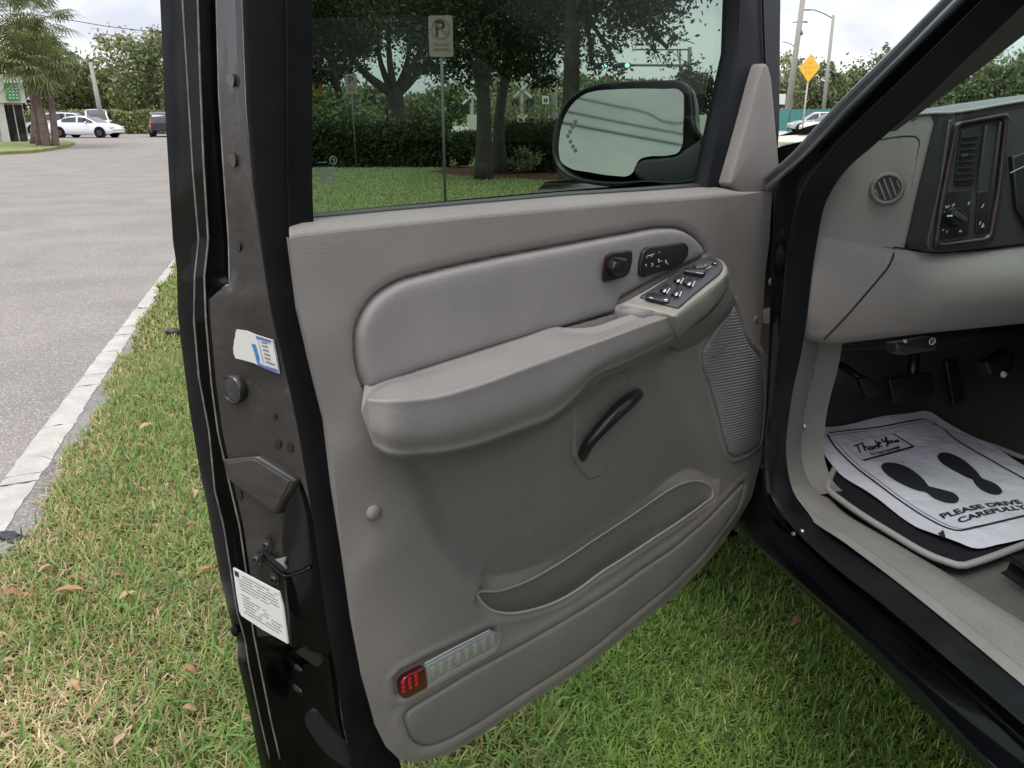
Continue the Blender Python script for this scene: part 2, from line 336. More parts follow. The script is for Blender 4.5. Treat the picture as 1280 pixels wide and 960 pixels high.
# ---- door: painted shell (shut face towards the road, outer skin behind it)
EDGE = {  # across the shut face, outer skin first: (pixels down the line, depth behind the trim)
 'skin': ([(178,-400),(200,0),(207,150),(216,300),(221,335),(222,390),(229,450),(237,513),(250,590),(258,627),(275,721),(290,782),(297,800),(297,825),(312,890),(326,959),(345,1030)], -.200),
 'r1':   ([(208,-400),(230,0),(236,100),(243,217),(250,300),(245,345),(244,400),(250,470),(263,540),(270,613),(281,657),(298,765),(308,800),(312,830),(327,900),(341,960),(360,1030)], -.168),
 'r2':   ([(227,-400),(249,0),(252,100),(256,200),(262,300),(257,345),(259,400),(266,480),(274,540),(287,598),(301,657),(310,720),(318,790),(326,830),(340,900),(354,960),(372,1030)], -.145),
 'r3':   ([(252,-400),(272,0),(275,117),(280,200),(287,300),(288,350),(290,400),(296,480),(303,540),(313,598),(322,657),(330,720),(338,790),(346,830),(356,900),(370,960),(388,1030)], -.120),
 'r4':   ([(287,-400),(305,0),(310,133),(320,233),(330,300),(337,350),(346,400),(365,480),(377,540),(387,600),(396,657),(404,720),(413,790),(420,825),(430,900),(442,960),(456,1030)], -.050),
 'trim': ([(345,-400),(357,0),(358,133),(359,233),(362,300),(371,380),(379,420),(398,490),(408,540),(419,617),(426,670),(433,715),(444,788),(452,835),(464,900),(477,960),(494,1030)], -.016)}
NZ = 160
YS = np.linspace(-400, 1120, NZ)
def edge_at(key, ys=YS):
    px, w = EDGE[key]; a = np.array(px, float); a = np.vstack([a, a[-1] + (a[-1] - a[-2]) * 1.6])
    # smooth in y
    xs = np.interp(ys, a[:, 1], a[:, 0]); k = np.array([1, 2, 3, 2, 1.]) / 9
    return xs, w
def edge3(key, dw=0.0, ys=YS):
    xs, w = edge_at(key, ys); return np.array([D(x, y, w + dw) for x, y in zip(xs, ys)])
E = {k: edge3(k) for k in EDGE}
IN = DV * 1.0
def mid(a, b, s, push): return E[a] * (1 - s) + E[b] * s + DV * push
sm = lambda a, b: (lambda q: q * q * (3 - 2 * q))(np.clip((YS - a) / (b - a), 0, 1))[:, None]
# left limit of the dusty plate: the third rib above the slot's end, close behind the second rib below it
PLt = E['r3'] * (1 - sm(352, 374)) + (E['r2'] * .90 + E['r3'] * .10) * sm(352, 374)
slotd = .032 * (1 - sm(356, 372))
rib = [E['skin'] + DV * .02 + DN * .004, E['skin'], mid('skin', 'r1', .45, .001), mid('skin', 'r1', .8, .007), E['r1'] - DV * .001, mid('r1', 'r2', .35, .012), mid('r1', 'r2', .75, .010), E['r2'] - DV * .001,
       E['r2'] * .85 + PLt * .15 + DV * (.004 + slotd * .7), E['r2'] * .5 + PLt * .5 + DV * slotd, E['r2'] * .15 + PLt * .85 + DV * slotd * .8, PLt + DV * .001]
plate = [PLt + DV * .001, PLt * .97 + E['r4'] * .03 - DV * .0015, PLt * .75 + E['r4'] * .25 + DV * .001, PLt * .45 + E['r4'] * .55 + DV * .003, PLt * .15 + E['r4'] * .85 + DV * .001, E['r4'] - DV * .002]
cutr = int(np.searchsorted(YS, 792)); lowr = sm(796, 828) * .040
scoop = [PLt + DV * .001, PLt * .99 + E['r4'] * .01 + DV * lowr * .6, PLt * .97 + E['r4'] * .03 + DV * lowr, PLt * .9 + E['r4'] * .1 + DV * (lowr + .004), PLt * .7 + E['r4'] * .3 + DV * (lowr + .012), PLt * .45 + E['r4'] * .55 + DV * (lowr * 1.05 + .006), PLt * .2 + E['r4'] * .8 + DV * lowr * .6, E['r4'] - DV * .002]
# closing skin on the outside of the door, from the shut edge to the hinge edge
belt_i = int(np.searchsorted(YS, 262)); low = E['skin'][belt_i:]
u0 = (low - DO) @ DV; z0 = low[:, 2]
sk = []
for s in np.linspace(0, 1, 12):
    u = u0 + (1.03 - u0) * s; w = -.200 - .028 * math.sin(math.pi * (z0[0] - .9) * 0) * 0 - .02 * math.sin(math.pi * s)
    zz = np.clip(z0, .385, 1.235); sk.append(np.array([DW(a, z, w) for a, z in zip(u, zz)]))
Vs, Fs = np.stack(sk).reshape(-1, 3), gfaces(12, len(low))
A1 = np.stack(rib); P1 = (A1.reshape(-1, 3), gfaces(len(rib), NZ))
V, F = join([P1, (Vs, [f[::-1] for f in Fs])])
door = mk('front_door', V, F, M['paint'], truck, angle=45)
ctop = int(np.searchsorted(YS, 96)); pl3 = np.stack(plate)
nV, nS = pl3.shape[0], 24; fine_ = np.stack([lin(pl3[:, j], nS) for j in range(ctop - 14, ctop + 15)], 1)      # worn edge of the dust film, cut on a slant
grid('upper_plate', pl3[:, :ctop - 13], M['jamb'], door, angle=45); grid('shut_face', pl3[:, ctop + 14:cutr + 1], M['dust'], door, angle=45)
ff = gfaces(nS, 29); lim = lambda a: 14 + 8 * (a / nS - .5) + 3 * math.sin(a * .9); up_, dn_ = [], []
for q, f_ in enumerate(ff): a_, b_ = divmod(q, 28); (up_ if b_ < lim(a_) else dn_).append(f_)
mk('upper_plate', fine_.reshape(-1, 3), up_, M['jamb'], door, angle=45); mk('shut_face', fine_.reshape(-1, 3), dn_, M['dust'], door, angle=45)
grid('lower_scoop', np.stack(scoop)[:, cutr:], M['paint'], door, angle=60)
for key, wd in (('r1', .0024), ('r2', .0026), ('r4', .0030)):          # dusty flange edges
    c_ = E[key] - DV * .0014; c_ = c_[(YS < 950)] if key != 'r4' else c_[YS < 960]; V, F = tube_vf(c_, wd / 2, 6); mk('flange_edge', V, F, M['edge'], door)
c_ = (E['r3'] - DV * .0008)[YS < 356]; V, F = tube_vf(c_, .0014, 6); mk('flange_edge', V, F, M['edge'], door)
seal = [E['r4'] - DV * .002, E['r4'] * .8 + E['trim'] * .2 - DV * .0105, E['r4'] * .55 + E['trim'] * .45 - DV * .015, E['r4'] * .25 + E['trim'] * .75 - DV * .011, E['trim'] * .95 + E['r4'] * .05 + DV * .006, E['trim'] + DV * .03]
grid('door_seal', np.stack(seal), M['rubber'], door, angle=60)
# inner face of the frame beside the glass
ii = np.where(YS < 292)[0]
fr0 = E['trim'][ii] + DV * .03; fr1 = np.array([D(x + 4, y, -.02) for x, y in zip(edge_at('trim')[0][ii], YS[ii])]); fr2 = fr1 - DN * .035
grid('frame_upright', np.stack([E['trim'][ii], fr1, fr2]), M['frame'], door, angle=45)

# ---- trim panel: one sheet over the door, sculpted by depth control points
CP = [(364,300,.000),(372,380,.000),(408,533,.000),(432,700,.000),(456,856,.000),(478,925,-.004),
 (400,300,.010),(410,420,.010),(440,560,.012),(462,700,.012),(484,840,.008),(505,915,.002),
 (500,296,.014),(700,276,.014),(880,258,.012),(950,262,.006),
 (520,400,.016),(640,370,.016),(760,340,.016),(850,310,.014),
 (920,300,.004),(945,340,.002),(925,360,.004),(940,420,.006),
 (470,600,.015),(492,650,.014),(515,692,.012),(548,732,.010),(582,768,.007),
 (560,590,.022),(640,600,.020),(700,550,.022),(760,500,.020),(820,460,.014),(860,540,.008),(870,590,.004),(640,700,.010),(720,680,.010),(780,620,.010),
 (640,776,.000),(690,768,.000),(740,735,.000),(800,701,.000),(860,659,.002),(903,622,.006),(925,600,.010),
 (905,560,.010),(890,470,.004),(930,480,.010),(945,520,.014),(950,560,.016),
 (620,815,.004),(700,800,.004),(780,748,.004),(860,690,.006),(920,635,.012),
 (560,850,.006),(520,885,.004),(600,880,.004),(680,835,.003),(760,785,.003),(840,725,.004),(900,660,.010),
 (540,925,-.002),(620,895,-.002),(700,850,-.002),(780,790,-.002),(850,728,-.001),(905,668,.002)]
cpd = np.array([duz(*c) for c in CP]); ctr = cpd[:, :2]; val = cpd[:, 2]
def _phi(r): return np.where(r > 1e-9, r * r * np.log(r + 1e-12), 0.0)
_d = np.linalg.norm(ctr[:, None] - ctr[None], axis=2); nc = len(ctr); Am = np.zeros((nc + 3, nc + 3)); Am[:nc, :nc] = _phi(_d) + np.eye(nc) * 4e-4
Am[:nc, nc] = 1; Am[:nc, nc+1:nc+3] = ctr; Am[nc:, :nc] = Am[:nc, nc:].T
_sol = np.linalg.solve(Am, np.concatenate([val, np.zeros(3)]))
def panel_w(uz):
    uz = np.asarray(uz); o = np.zeros(len(uz))
    for i in range(0, len(uz), 20000):
        q = uz[i:i+20000]; r = np.linalg.norm(q[:, None] - ctr[None], axis=2); o[i:i+20000] = _phi(r) @ _sol[:nc] + _sol[nc] + q @ _sol[nc+1:]
    return o
panel_rbf = panel_w
rec_uz = np.array([duz(*q)[:2] for q in [(486,560,.014),(503,610,.013),(522,655,.012),(548,700,.010),(580,733,.008),(594,744,.004),(605,830,.0),(700,850,.0),(850,760,.0),(898,700,.0),(900,612,.006),(903,596,.008),(896,578,.008),(880,545,.008),(862,500,.008),(850,460,.010),(845,425,.012),(780,440,.020),(720,480,.022),(680,510,.022),(600,545,.022)]])
def panel_w(uz):
    uz = np.asarray(uz); w = panel_rbf(uz); near_ = (uz[:, 0] > rec_uz[:, 0].min()) & (uz[:, 0] < rec_uz[:, 0].max()) & (uz[:, 1] > rec_uz[:, 1].min()) & (uz[:, 1] < rec_uz[:, 1].max())
    if near_.any():
        q = uz[near_]; d_ = -sdf(q, rec_uz); k = np.clip(d_ / .050, 0, 1); k = k * k * (3 - 2 * k); ztop_ = .98; tl = np.clip((ztop_ - q[:, 1]) / .40, 0, 1)
        low_ = np.interp(q[:, 0], rim_hint[:, 0], rim_hint[:, 1]); k = np.where(q[:, 1] < low_ - .003, 0, k)
        w[near_] -= k * (.006 + .039 * tl)
    return w
rim_hint = np.array([duz(*q)[:2] for q in [(597,744,-.006),(625,739,-.018),(663,725,-.028),(690,710,-.032),(715,694,-.034),(740,677,-.034),(766,660,-.034),(792,643,-.033),(818,625,-.030),(836,613,-.024),(852,605,-.018),(869,601,-.011),(882,604,-.005),(895,613,.003)]])
def PN(x, y, lift=0.0):                 # point of the trim surface seen at a pixel
    w = 0.01
    for _ in range(14): w = .5 * w + .5 * float(panel_w([duz(x, y, w)[:2]])[0])
    return D(x, y, w + lift)
def PNuz(x, y):
    w = 0.01
    for _ in range(14): w = .5 * w + .5 * float(panel_w([duz(x, y, w)[:2]])[0])
    return duz(x, y, w)
left = [(362,300),(368,345),(374,390),(390,455),(408,533),(420,617),(431,700),(444,788),(456,856),(468,905),(482,933)]
bottom = [(482,933),(500,950),(522,953),(560,944),(600,920),(660,880),(728,838),(790,789),(842,746),(880,708),(904,679),(926,645)]
right = [(965,238),(962,300),(957,340),(954,389),(951,418),(950,430),(955,437),(961,444),(962,455),(961,480),(957,530),(950,580),(940,620),(926,645)]
top = [(362,300),(366,297),(430,290),(500,283),(600,273),(700,264),(800,255),(880,249),(915,246),(940,242),(965,238)]
NU, NV = 420, 350
Lc = lin([PNuz(*p)[:2] for p in left], NV); Rc = lin([PNuz(*p)[:2] for p in right], NV)
Bc = lin([PNuz(*p)[:2] for p in bottom], NU); Tc = lin([PNuz(*p)[:2] for p in top], NU)
s = np.linspace(0, 1, NU)[None, :, None]; t = np.linspace(0, 1, NV)[:, None, None]
UZ = (1-t)*Tc[None] + t*Bc[None] + (1-s)*Lc[:, None] + s*Rc[:, None] - ((1-s)*(1-t)*Tc[0] + s*(1-t)*Tc[-1] + (1-s)*t*Bc[0] + s*t*Bc[-1])
flat = UZ.reshape(-1, 2); wv = panel_w(flat)
def poly_uz(px, r=0): return np.array([PNuz(x, y)[:2] for x, y in (rounded(px, r) if r else px)])
ins_px = [(459,487),(452,470),(447,440),(447,415),(455,392),(470,372),(495,355),(540,341),(620,323),(700,308),(780,293),(830,285),(850,286),(868,296),(878,308),(882,318),(872,324),(820,349),(775,374),(768,392),(700,412),(690,412),(600,440),(520,466)]
kick_px = [(503,893),(548,866),(591,840),(660,803),(720,768),(766,739),(845,684),(885,650),(918,615),(932,600),(925,632),(905,660),(880,692),(842,729),(790,771),(728,821),(660,864),(600,903),(560,926),(530,935),(515,925)]
pock_px = [(597,744,-.006),(625,739,-.018),(663,725,-.028),(690,710,-.032),(715,694,-.034),(740,677,-.034),(766,660,-.034),(792,643,-.033),(818,625,-.030),(836,613,-.024),(852,605,-.018),(869,601,-.011),(882,604,-.005),(891,611,.001),(892,619,.003),(880,630,.003),(850,652,.002),(818,673,.001),(785,695,.000),(749,718,.000),(722,738,.000),(697,752,.000),(665,763,.000),(632,767,.000),(608,759,-.002)]
spk_px = [(917,379),(924,397),(931,420),(938,433),(949,446),(953,462),(953,500),(951,540),(948,554),(935,565),(919,571),(911,566),(905,545),(896,508),(887,478),(879,458),(878,440),(884,427),(897,408)]
hand_px = [(722,494),(740,482),(772,466),(780,466),(786,474),(783,488),(781,530),(765,560),(757,590),(745,598),(735,599),(727,590),(716,568),(716,520)]
lamp_px = [(493,849),(500,840),(530,824),(612,785),(619,786),(621,799),(616,808),(560,838),(505,870),(498,871),(494,866)]
ins = poly_uz(list(map(tuple, cr(ins_px[:16], 60))) + ins_px[16:]); kick = poly_uz(kick_px, 14); rim3 = cr([duz(*p) for p in pock_px], 160, closed=True); pock = rim3[:, :2]; spk = poly_uz(spk_px); hnd = poly_uz(hand_px); lamp = poly_uz(lamp_px)
di, dk, dp, dsp, dh, dl = [sdf(flat, q) for q in (ins, kick, pock, spk, hnd, lamp)]
g = lambda d, wd: np.exp(-(d / wd) ** 2)
soft = lambda d, wd: np.clip(1 - np.exp(np.minimum(d, 0) / wd), 0, 1)
wv += .0055 * soft(di, .006) * (di < 0) - .0085 * g(di, .0024) - .0022 * g(di - .003, .007)
wv += .0018 * soft(dk, .006) * (dk < 0) - .0048 * g(dk, .0024) + .0015 * g(dk - .014, .008)
wv += -.0035 * g(dsp, .0028) + .003 * g(dsp - .008, .006)
wv += -.003 * g(dh, .0018) + .003 * (dh < 0)
wv += .0018 * g(dl - .009, .006) - .007 * (dl < .0015)
wv += .003 * g(dp - .008, .008)
near = np.where(dp < .022)[0]; nn_ = np.argmin(((flat[near][:, None] - rim3[None, :, :2]) ** 2).sum(2), 1); kk = np.clip(1 - np.maximum(dp[near], 0) / .022, 0, 1); kk = kk * kk * (3 - 2 * kk)
wv[near] = wv[near] * (1 - kk) + rim3[nn_, 2] * kk
wg = wv.reshape(NV, NU)
GP = DWa(np.concatenate([UZ, wg[..., None]], 2))
fid = np.arange(NV * NU).reshape(NV, NU)
cen = lambda a: (a.reshape(NV, NU)[:-1, :-1] + a.reshape(NV, NU)[1:, :-1] + a.reshape(NV, NU)[:-1, 1:] + a.reshape(NV, NU)[1:, 1:]) / 4
qd = np.stack([fid[:-1, :-1], fid[1:, :-1], fid[1:, 1:], fid[:-1, 1:]], 2)
ci, ck, cp_ = cen(di), cen(dk), cen(dp)
def panel_piece(name, mask, m, extra=None):
    q = qd[mask]; use, inv = np.unique(q, return_inverse=True); V = GP.reshape(-1, 3)[use]; F = [tuple(r) for r in inv.reshape(-1, 4)]
    if extra: V, F = join([(V, F)] + extra)
    return mk(name, V, F, m, door)
# rounded returns around the border, and the shelf under the glass
def border(row, outw, dep, rad, steps=5):
    R_ = [row]
    for k in range(1, steps + 1):
        a = k / steps * math.pi / 2; R_.append(row + outw * rad * math.sin(a) - DN * rad * (1 - math.cos(a)))
    R_.append(R_[-1] - DN * dep); return (np.stack(R_).reshape(-1, 3), gfaces(len(R_), len(row)))
def outward(row, sgn):
    tg = np.gradient(row, axis=0); n = np.cross(tg, DN) * sgn; return n / (np.linalg.norm(n, axis=1)[:, None] + 1e-12)
topr = GP[0]
glass_line = lambda x: np.interp(x, [362, 372, 480, 621, 700, 800, 882, 905, 965], [278, 274, 264, 252, 245, 239, 233, 236, 236])
tx = np.interp(np.linspace(0, 1, NU), np.linspace(0, 1, len(lin(top, 200))), lin(top, 200)[:, 0])
back = np.array([D(x, glass_line(x), -.042) for x in tx])
sh = [topr]; zc_ = np.array([0, 0, 1.0]); Oc = back.copy(); Oc[:, 2] = topr[:, 2]; Aa_ = topr - Oc; Bb_ = back - Oc
for k in range(1, 10):
    a = k / 10 * math.pi / 2; sh.append(Oc + Aa_ * math.cos(a) ** .8 + Bb_ * math.sin(a) ** .8)
sh.append(back); sh.append(back - np.array([0, 0, .03]))
shelf = (np.stack(sh).reshape(-1, 3), gfaces(len(sh), NU))
panel_piece('trim_panel', (ci > 0) & (ck > 0) & (cp_ > 0), M['trim'],
            [shelf, border(GP[:, 0], outward(GP[:, 0], -1), .02, .007), border(GP[-1], outward(GP[-1], -1), .03, .007), border(GP[:, -1], outward(GP[:, -1], 1), .02, .006)])
tag(panel_piece('padded_insert', ci <= 0, M['arm']))
panel_piece('kick_insert', ck <= 0, M['carpet'])

# ---- map pocket
rimp = DWa(rim3)
def liner(P):
    rows = [P]; c = P.mean(0)
    for k, (dz, sc_, dwn) in enumerate([(.006, .995, .003), (.03, .985, .012), (.07, .96, .018), (.10, .93, .02), (.112, .6, .02), (.114, .05, .02)]):
        Q = c + (P - c) * sc_; q = (P - c) @ DN; Q = Q - np.outer(q * (1 - max(.55, 1 - dwn * 10)), DN) - DN * .0 - np.array([0, 0, 1]) * dz - DN * dwn * .6; rows.append(Q)
    return np.stack(rows)
grid('pocket_liner', liner(rimp), M['pocket'], door, wrap=True)
V, F = tube_vf(np.vstack([rimp, rimp[:2]]) - DN * .001, .0026, 8, caps=False); mk('pocket_rim', V, F, M['rim'], door)
pt = [D(*p) for p in ((826,652,-.045),(826,666,-.045),(840,660,-.045),(838,652,-.045))]
slab('pocket_tab', pt, DN, 0, .02, M['pocket'], door, .001)

# ---- armrest and pull
bt = [(463,491,.022),(470,485,.022),(520,467,.024),(600,441,.024),(660,422,.024),(690,413,.026),(716,417,.038),(745,416,.050),(780,405,.056),(822,390,.060)]
md = [(460.5,493,.050),(474,487,.056),(522,475,.056),(600,455,.056),(660,437,.054),(696,425,.054),(720,421,.058),(750,418,.064),(785,405,.070),(826,392,.074)]
ft = [(459.5,499,.086),(478,500,.100),(535,497,.106),(600,480,.104),(655,460,.099),(700,444,.092),(730,433,.090),(765,421,.090),(800,408,.090),(836,396,.090)]
fm = [(461.5,530,.090),(480,534,.106),(535,536,.110),(600,520,.108),(655,500,.102),(700,481,.096),(728,463,.094),(760,444,.092),(800,428,.092),(842,410,.090)]
fb = [(467,557,.078),(482,566,.094),(535,568,.098),(600,556,.094),(650,538,.088),(692,521,.082),(716,500,.080),(740,474,.080),(780,455,.078),(845,423,.076)]
bb = [(474,562,.020),(490,570,.020),(535,571,.024),(598,559,.020),(648,542,.016),(690,526,.014),(718,507,.030),(742,482,.050),(782,460,.052),(846,426,.046)]
def off_back(L, push): return [D(x, y, w) - DN * push + np.array([0, 0, .006]) for x, y, w in L]
mx_ = lambda A, B, k: [tuple(a * (1 - k) + b * k for a, b in zip(p, q)) for p, q in zip(A, B)]
curves = [off_back(bt, .012)] + [[D(*p) for p in L] for L in (bt, mx_(bt, md, .5), md, mx_(md, ft, .72), ft, mx_(ft, fm, .30), mx_(fm, fb, .2), mx_(fm, fb, .72), fb, mx_(fb, bb, .3), bb)] + [[p - DN * .03 + np.array([0, 0, .03]) for p in (D(*q) for q in bb)]]
n_ = 110
rails = np.stack([cr(c, n_) for c in curves])                   # rails x stations
sec = np.stack([cr(rails[:, j], 66, by_len=False) for j in range(n_)])   # stations x ring
ends = []
for f_, dd in ((.55, .006), (.85, .0025)):
    c0 = sec[0].mean(0) - DN * .03; ends.append(c0 + (sec[0] - c0) * (1 - (1 - f_) * .5) - DV * 0 + DV * 0)
c0 = sec[0].mean(0) - DN * .02
cap = [c0 + (sec[0] - c0) * k - DV * e for k, e in ((.05, .000), (.5, .000), (.86, -.0002), (.955, .0))]
arm = grid('armrest', np.stack(cap + list(sec)), M['arm'], door, angle=48)
# recessed cup behind the pull
cup = [[D(*p) for p in L] for L in ([(694,414,.026),(730,405,.026),(768,394,.026),(800,386,.028)], [(700,424,.030),(735,420,.030),(770,412,.030),(812,400,.034)])]
loft('pull_cup', [[p + np.array([0, 0, .001]) for p in cup[0]], cup[0], [a * .5 + b * .5 - np.array([0, 0, .008]) for a, b in zip(*cup)], cup[1], [p + DN * .03 for p in cup[1]]], 24, M['trim'], door, mm=14)

loft('pull_end', [[D(*p) for p in L] for L in ([(770,382,.022),(776,379.5,.026),(800,385,.054),(830,391,.084)], [(768,388,.022),(775,388,.030),(795,393,.052),(822,398,.074)], [(767,397,.020),(774,398,.030),(790,402,.046),(808,404,.060)])], 30, M['arm'], door, mm=10)
# ---- switch pod at the front of the armrest
pa, pb, pc = D(779, 379, .030), D(836, 394, .092), D(893, 322, .032)
pn = np.cross(pb - pa, pc - pa); pn /= np.linalg.norm(pn); pn = pn if pn[2] > 0 else -pn
def POD(x, y, h=0.0): return on_plane(x, y, pa + pn * h, pn)
ptop_px = [(777,380),(800,368),(840,345),(880,322.5),(893,321.5),(902,326),(908,335),(908,343),(900,352),(882,366),(860,383),(843,397),(836,394),(805,385)]
ptop = np.array([POD(x, y) for x, y in rounded(ptop_px, 4, 3)])
low_px = [(778,384),(802,372),(842,349),(881,326),(896,326),(908,332),(913,345),(911,356),(902,371),(884,393),(864,409),(847,423),(841,402),(806,390)]
lw = [.02,.02,.02,.02,.02,.03,.045,.055,.070,.078,.080,.080,.088,.06]
# side wall of the pod: drops from the rim of its top face
r1 = np.array([POD(x, y, -.0015) for x, y in ptop_px]); r0 = np.array([POD(x, y, 0) for x, y in ptop_px])
wallb = np.array([D(x, y, w) for (x, y), w in zip(low_px, lw)])
for i in range(5): wallb[i] = r0[i] - np.array([0, 0, .012])
wallb[12] = D(843, 412, .090); wallb[13] = r0[13] - np.array([0, 0, .012])
def ring(P, n=72): return lin(np.vstack([P, P[:1]]), n + 1)[:-1]
rr0, rrb = ring(r0), None
# sample the lower ring with the same parameters as the upper one
tt = np.concatenate([[0], np.cumsum(np.linalg.norm(np.diff(np.vstack([r0, r0[:1]]), axis=0), axis=1))]); ss = np.linspace(0, tt[-1], 73)[:-1]
wb2 = np.vstack([wallb, wallb[:1]]); rrb = np.stack([np.interp(ss, tt, wb2[:, i]) for i in range(3)], 1)
c_ = rr0.mean(0)
def lerp(a, b, k): return a * (1 - k) + b * k
bulge = (rrb - c_); bulge -= np.outer(bulge @ pn, pn); bulge /= np.linalg.norm(bulge, axis=1)[:, None]
rows = [rrb - np.array([0, 0, .004]) - bulge * .004, rrb, lerp(rr0, rrb, .75) + bulge * .002, lerp(rr0, rrb, .4) + bulge * .003, lerp(rr0, rrb, .14) + bulge * .002, rr0 + pn * .0005, c_ + (rr0 - c_) * .965 + pn * .0015, c_ + (rr0 - c_) * .9 + pn * .001]
V = np.stack(rows).reshape(-1, 3); F = gfaces(len(rows), 72, True); F.append(tuple((len(rows)-1)*72 + k for k in range(72)))
mk('switch_pod', V, F, M['tan'], door, angle=50)
sp_px = [(798.5,373),(830,353),(861,332),(882,323.5),(893,324),(902,330),(904,337),(899,345),(880,360),(864,373),(848,387.5),(820,380)]
slab('switch_panel', [POD(x, y) for x, y in rounded(sp_px, 3, 3)], pn, -.002, .0045, M['blk2'], door, .0025)
def pod_key(name, q, h, m, bev=.0012, tilt=0.0, wellm=True):
    P = np.array([POD(x, y, .0045) for x, y in rounded(q, 1.2, 2)])
    if wellm: slab('switch_well', inset(P, -.0008), pn, -.001, .0004, M['dark'], door, 0)
    top_ = P.copy(); o = slab(name, P, pn, -.002, h, m, door, bev)
    return o
for q in ([(841,352),(849,345.5),(856,347),(849,356)], [(853,356.5),(862,349),(870.5,350.5),(864,360)], [(824,364.5),(832,357.5),(839,359.5),(832,368.5)], [(838,370),(846,361.5),(853.5,363.5),(848,372)]):
    key = pod_key('window_switch', q, .006, M['blk'])
    q = np.array(q, float); a, b, c, d = [POD(x, y, .0108) for x, y in q]
    mkk = [join([ribbon_vf([c * .97 + b * .03, c * .5 + d * .5, d * .97 + a * .03], .0014, pn)])]
    V, F = join([ribbon_vf([b * .12 + c * .80 + d * .08, d * .8 + c * .2], .0013, pn), ribbon_vf([lerp(a, d, .45) * .8 + lerp(b, c, .45) * .2, lerp(a, d, .45) * .4 + lerp(b, c, .45) * .6], .0018, pn), ribbon_vf([lerp(a, d, .62) * .8 + lerp(b, c, .62) * .2, lerp(a, d, .62) * .5 + lerp(b, c, .62) * .5], .0012, pn)])
    tag(mk('window_mark', V, F, M['white'], door, smooth=False), kind='stuff')
pod_key('lock_switch', [(809,369.5),(815,368),(838,372.5),(836,379),(829,379.5),(807,374)], .004, M['blk'])
V, F = join([ribbon_vf([POD(812, 371.5, .0097), POD(816, 373, .0097)], .0025, pn), ribbon_vf([POD(830, 375, .0097), POD(834, 374, .0097)], .003, pn), ribbon_vf([POD(831, 377, .0097), POD(835, 376, .0097)], .001, pn)]); tag(mk('lock_mark', V, F, M['white'], door, smooth=False), kind='stuff')
pod_key('mirror_selector', [(855,340),(859,337.5),(882,341),(880,346),(876,347.5),(853,343)], .0075, M['blk'], .002)
V, F = ribbon_vf([POD(870, 340.5, .0125), POD(879, 342, .0125)], .0012, pn); mk('selector_mark', V, F, M['white'], door, smooth=False)
pod_key('mirror_joystick', cr([(866,334),(869,330),(877,328),(886,328.5),(890,331),(888,335),(880,338.5),(870,337)], 20, closed=True), .006, M['blk2'], .0022, wellm=False)
V, F = join([ribbon_vf([POD(871 + 5*k, 334.5 - 1.6*k, .011), POD(872.4 + 5*k, 334.2 - 1.6*k, .011)], .0011, pn) for k in range(3)] + [ribbon_vf([POD(880, 337.5, .0108), POD(886, 335, .0108), POD(889, 332, .0108)], .0009, pn)]); tag(mk('joystick_mark', V, F, M['white'], door, smooth=False), kind='stuff')
pod_key('folding_switch', [(884,327),(888,325),(896,329),(897,332),(893,331.5)], .003, M['blk'])
V, F = join([ribbon_vf([POD(886.5, 326.5, .0085), POD(890, 327.5, .0085)], .002, pn), ribbon_vf([POD(892.5, 329, .0085), POD(895, 330, .0085)], .002, pn)]); tag(mk('folding_mark', V, F, M['white'], door, smooth=False), kind='stuff')
# body of the trim below the pod
loft('pod_skirt', [[D(*p) for p in L] for L in ([(836,424,.074),(866,408,.074),(890,390,.070),(905,370,.060),(911,354,.044),(910,346,.02)], [(840,432,.050),(870,416,.050),(896,398,.048),(910,382,.038),(915,366,.026),(914,350,.008)], [(850,440,.010),(880,424,.010),(902,404,.008),(917,384,.006),(920,372,.002),(917,352,-.006)])], 40, M['trim'], door, mm=18)

# ---- latch handle, memory buttons
def on_ins(px, w, r=3): return [D(x, y, w) for x, y in rounded(px, r)]
slab('latch_bezel', on_ins([(755,320),(763,315),(786,312),(786.5,322),(784,336),(780,344),(762,350),(751,352),(752,338)], .020), DN, -.004, .0075, M['blk'], door, .002)
slab('latch_well', on_ins([(757,322),(765,317.5),(784,315),(783,330),(779,341),(763,346),(754,348),(755,336)], .0277, 2), DN, -.001, .0006, M['dark'], door)
slab('latch_lever', on_ins([(762,326),(768,321),(777,322),(779,325),(777,340),(768,344),(761,342),(759,334)], .029, 2), DN, -.004, .012, M['blk'], door, .004)
slab('lever_edge', on_ins([(767,322.5),(772,322),(779,325.5),(777.5,328.5),(770,325.5)], .037, 1), DN, -.001, .005, M['blk2'], door, .0012)
slab('red_flag', on_ins([(754.5,326),(756.3,325),(756,338),(754,340)], .0282, .5), DN, 0, .0008, M['red'], door)
slab('memory_panel', on_ins([(797,343),(798,328),(801,315),(806,309),(830,306),(853,302.5),(858,308),(857,320),(851,328),(840,335),(815,342),(801,346)], .022), DN, -.004, .0055, M['blk'], door, .002)
def icon(pts, wd=.0012, h=.0276): return ribbon_vf([D(x, y, h) for x, y in pts], wd, DN)
V, F = join([icon([(808,323),(809,320),(813,319),(818,317.5)]), icon([(814,322),(815,319)]), icon([(823,323.5),(824,328)], .0025), icon([(826,326),(828,326.5)], .001), icon([(832,325),(833,329)], .0025), icon([(834.5,328),(835,331)], .001),
             icon([(806,331.5),(807.5,330.5),(808.5,333)]), icon([(814,330),(816,329),(816.5,331),(814,333)]), icon([(820,333),(823,333.5),(825,331.5)], .0006), icon([(823,315.5),(825.5,315.2)], .0008)])
tag(mk('memory_marks', V, F, M['white'], door, smooth=False), kind='stuff')

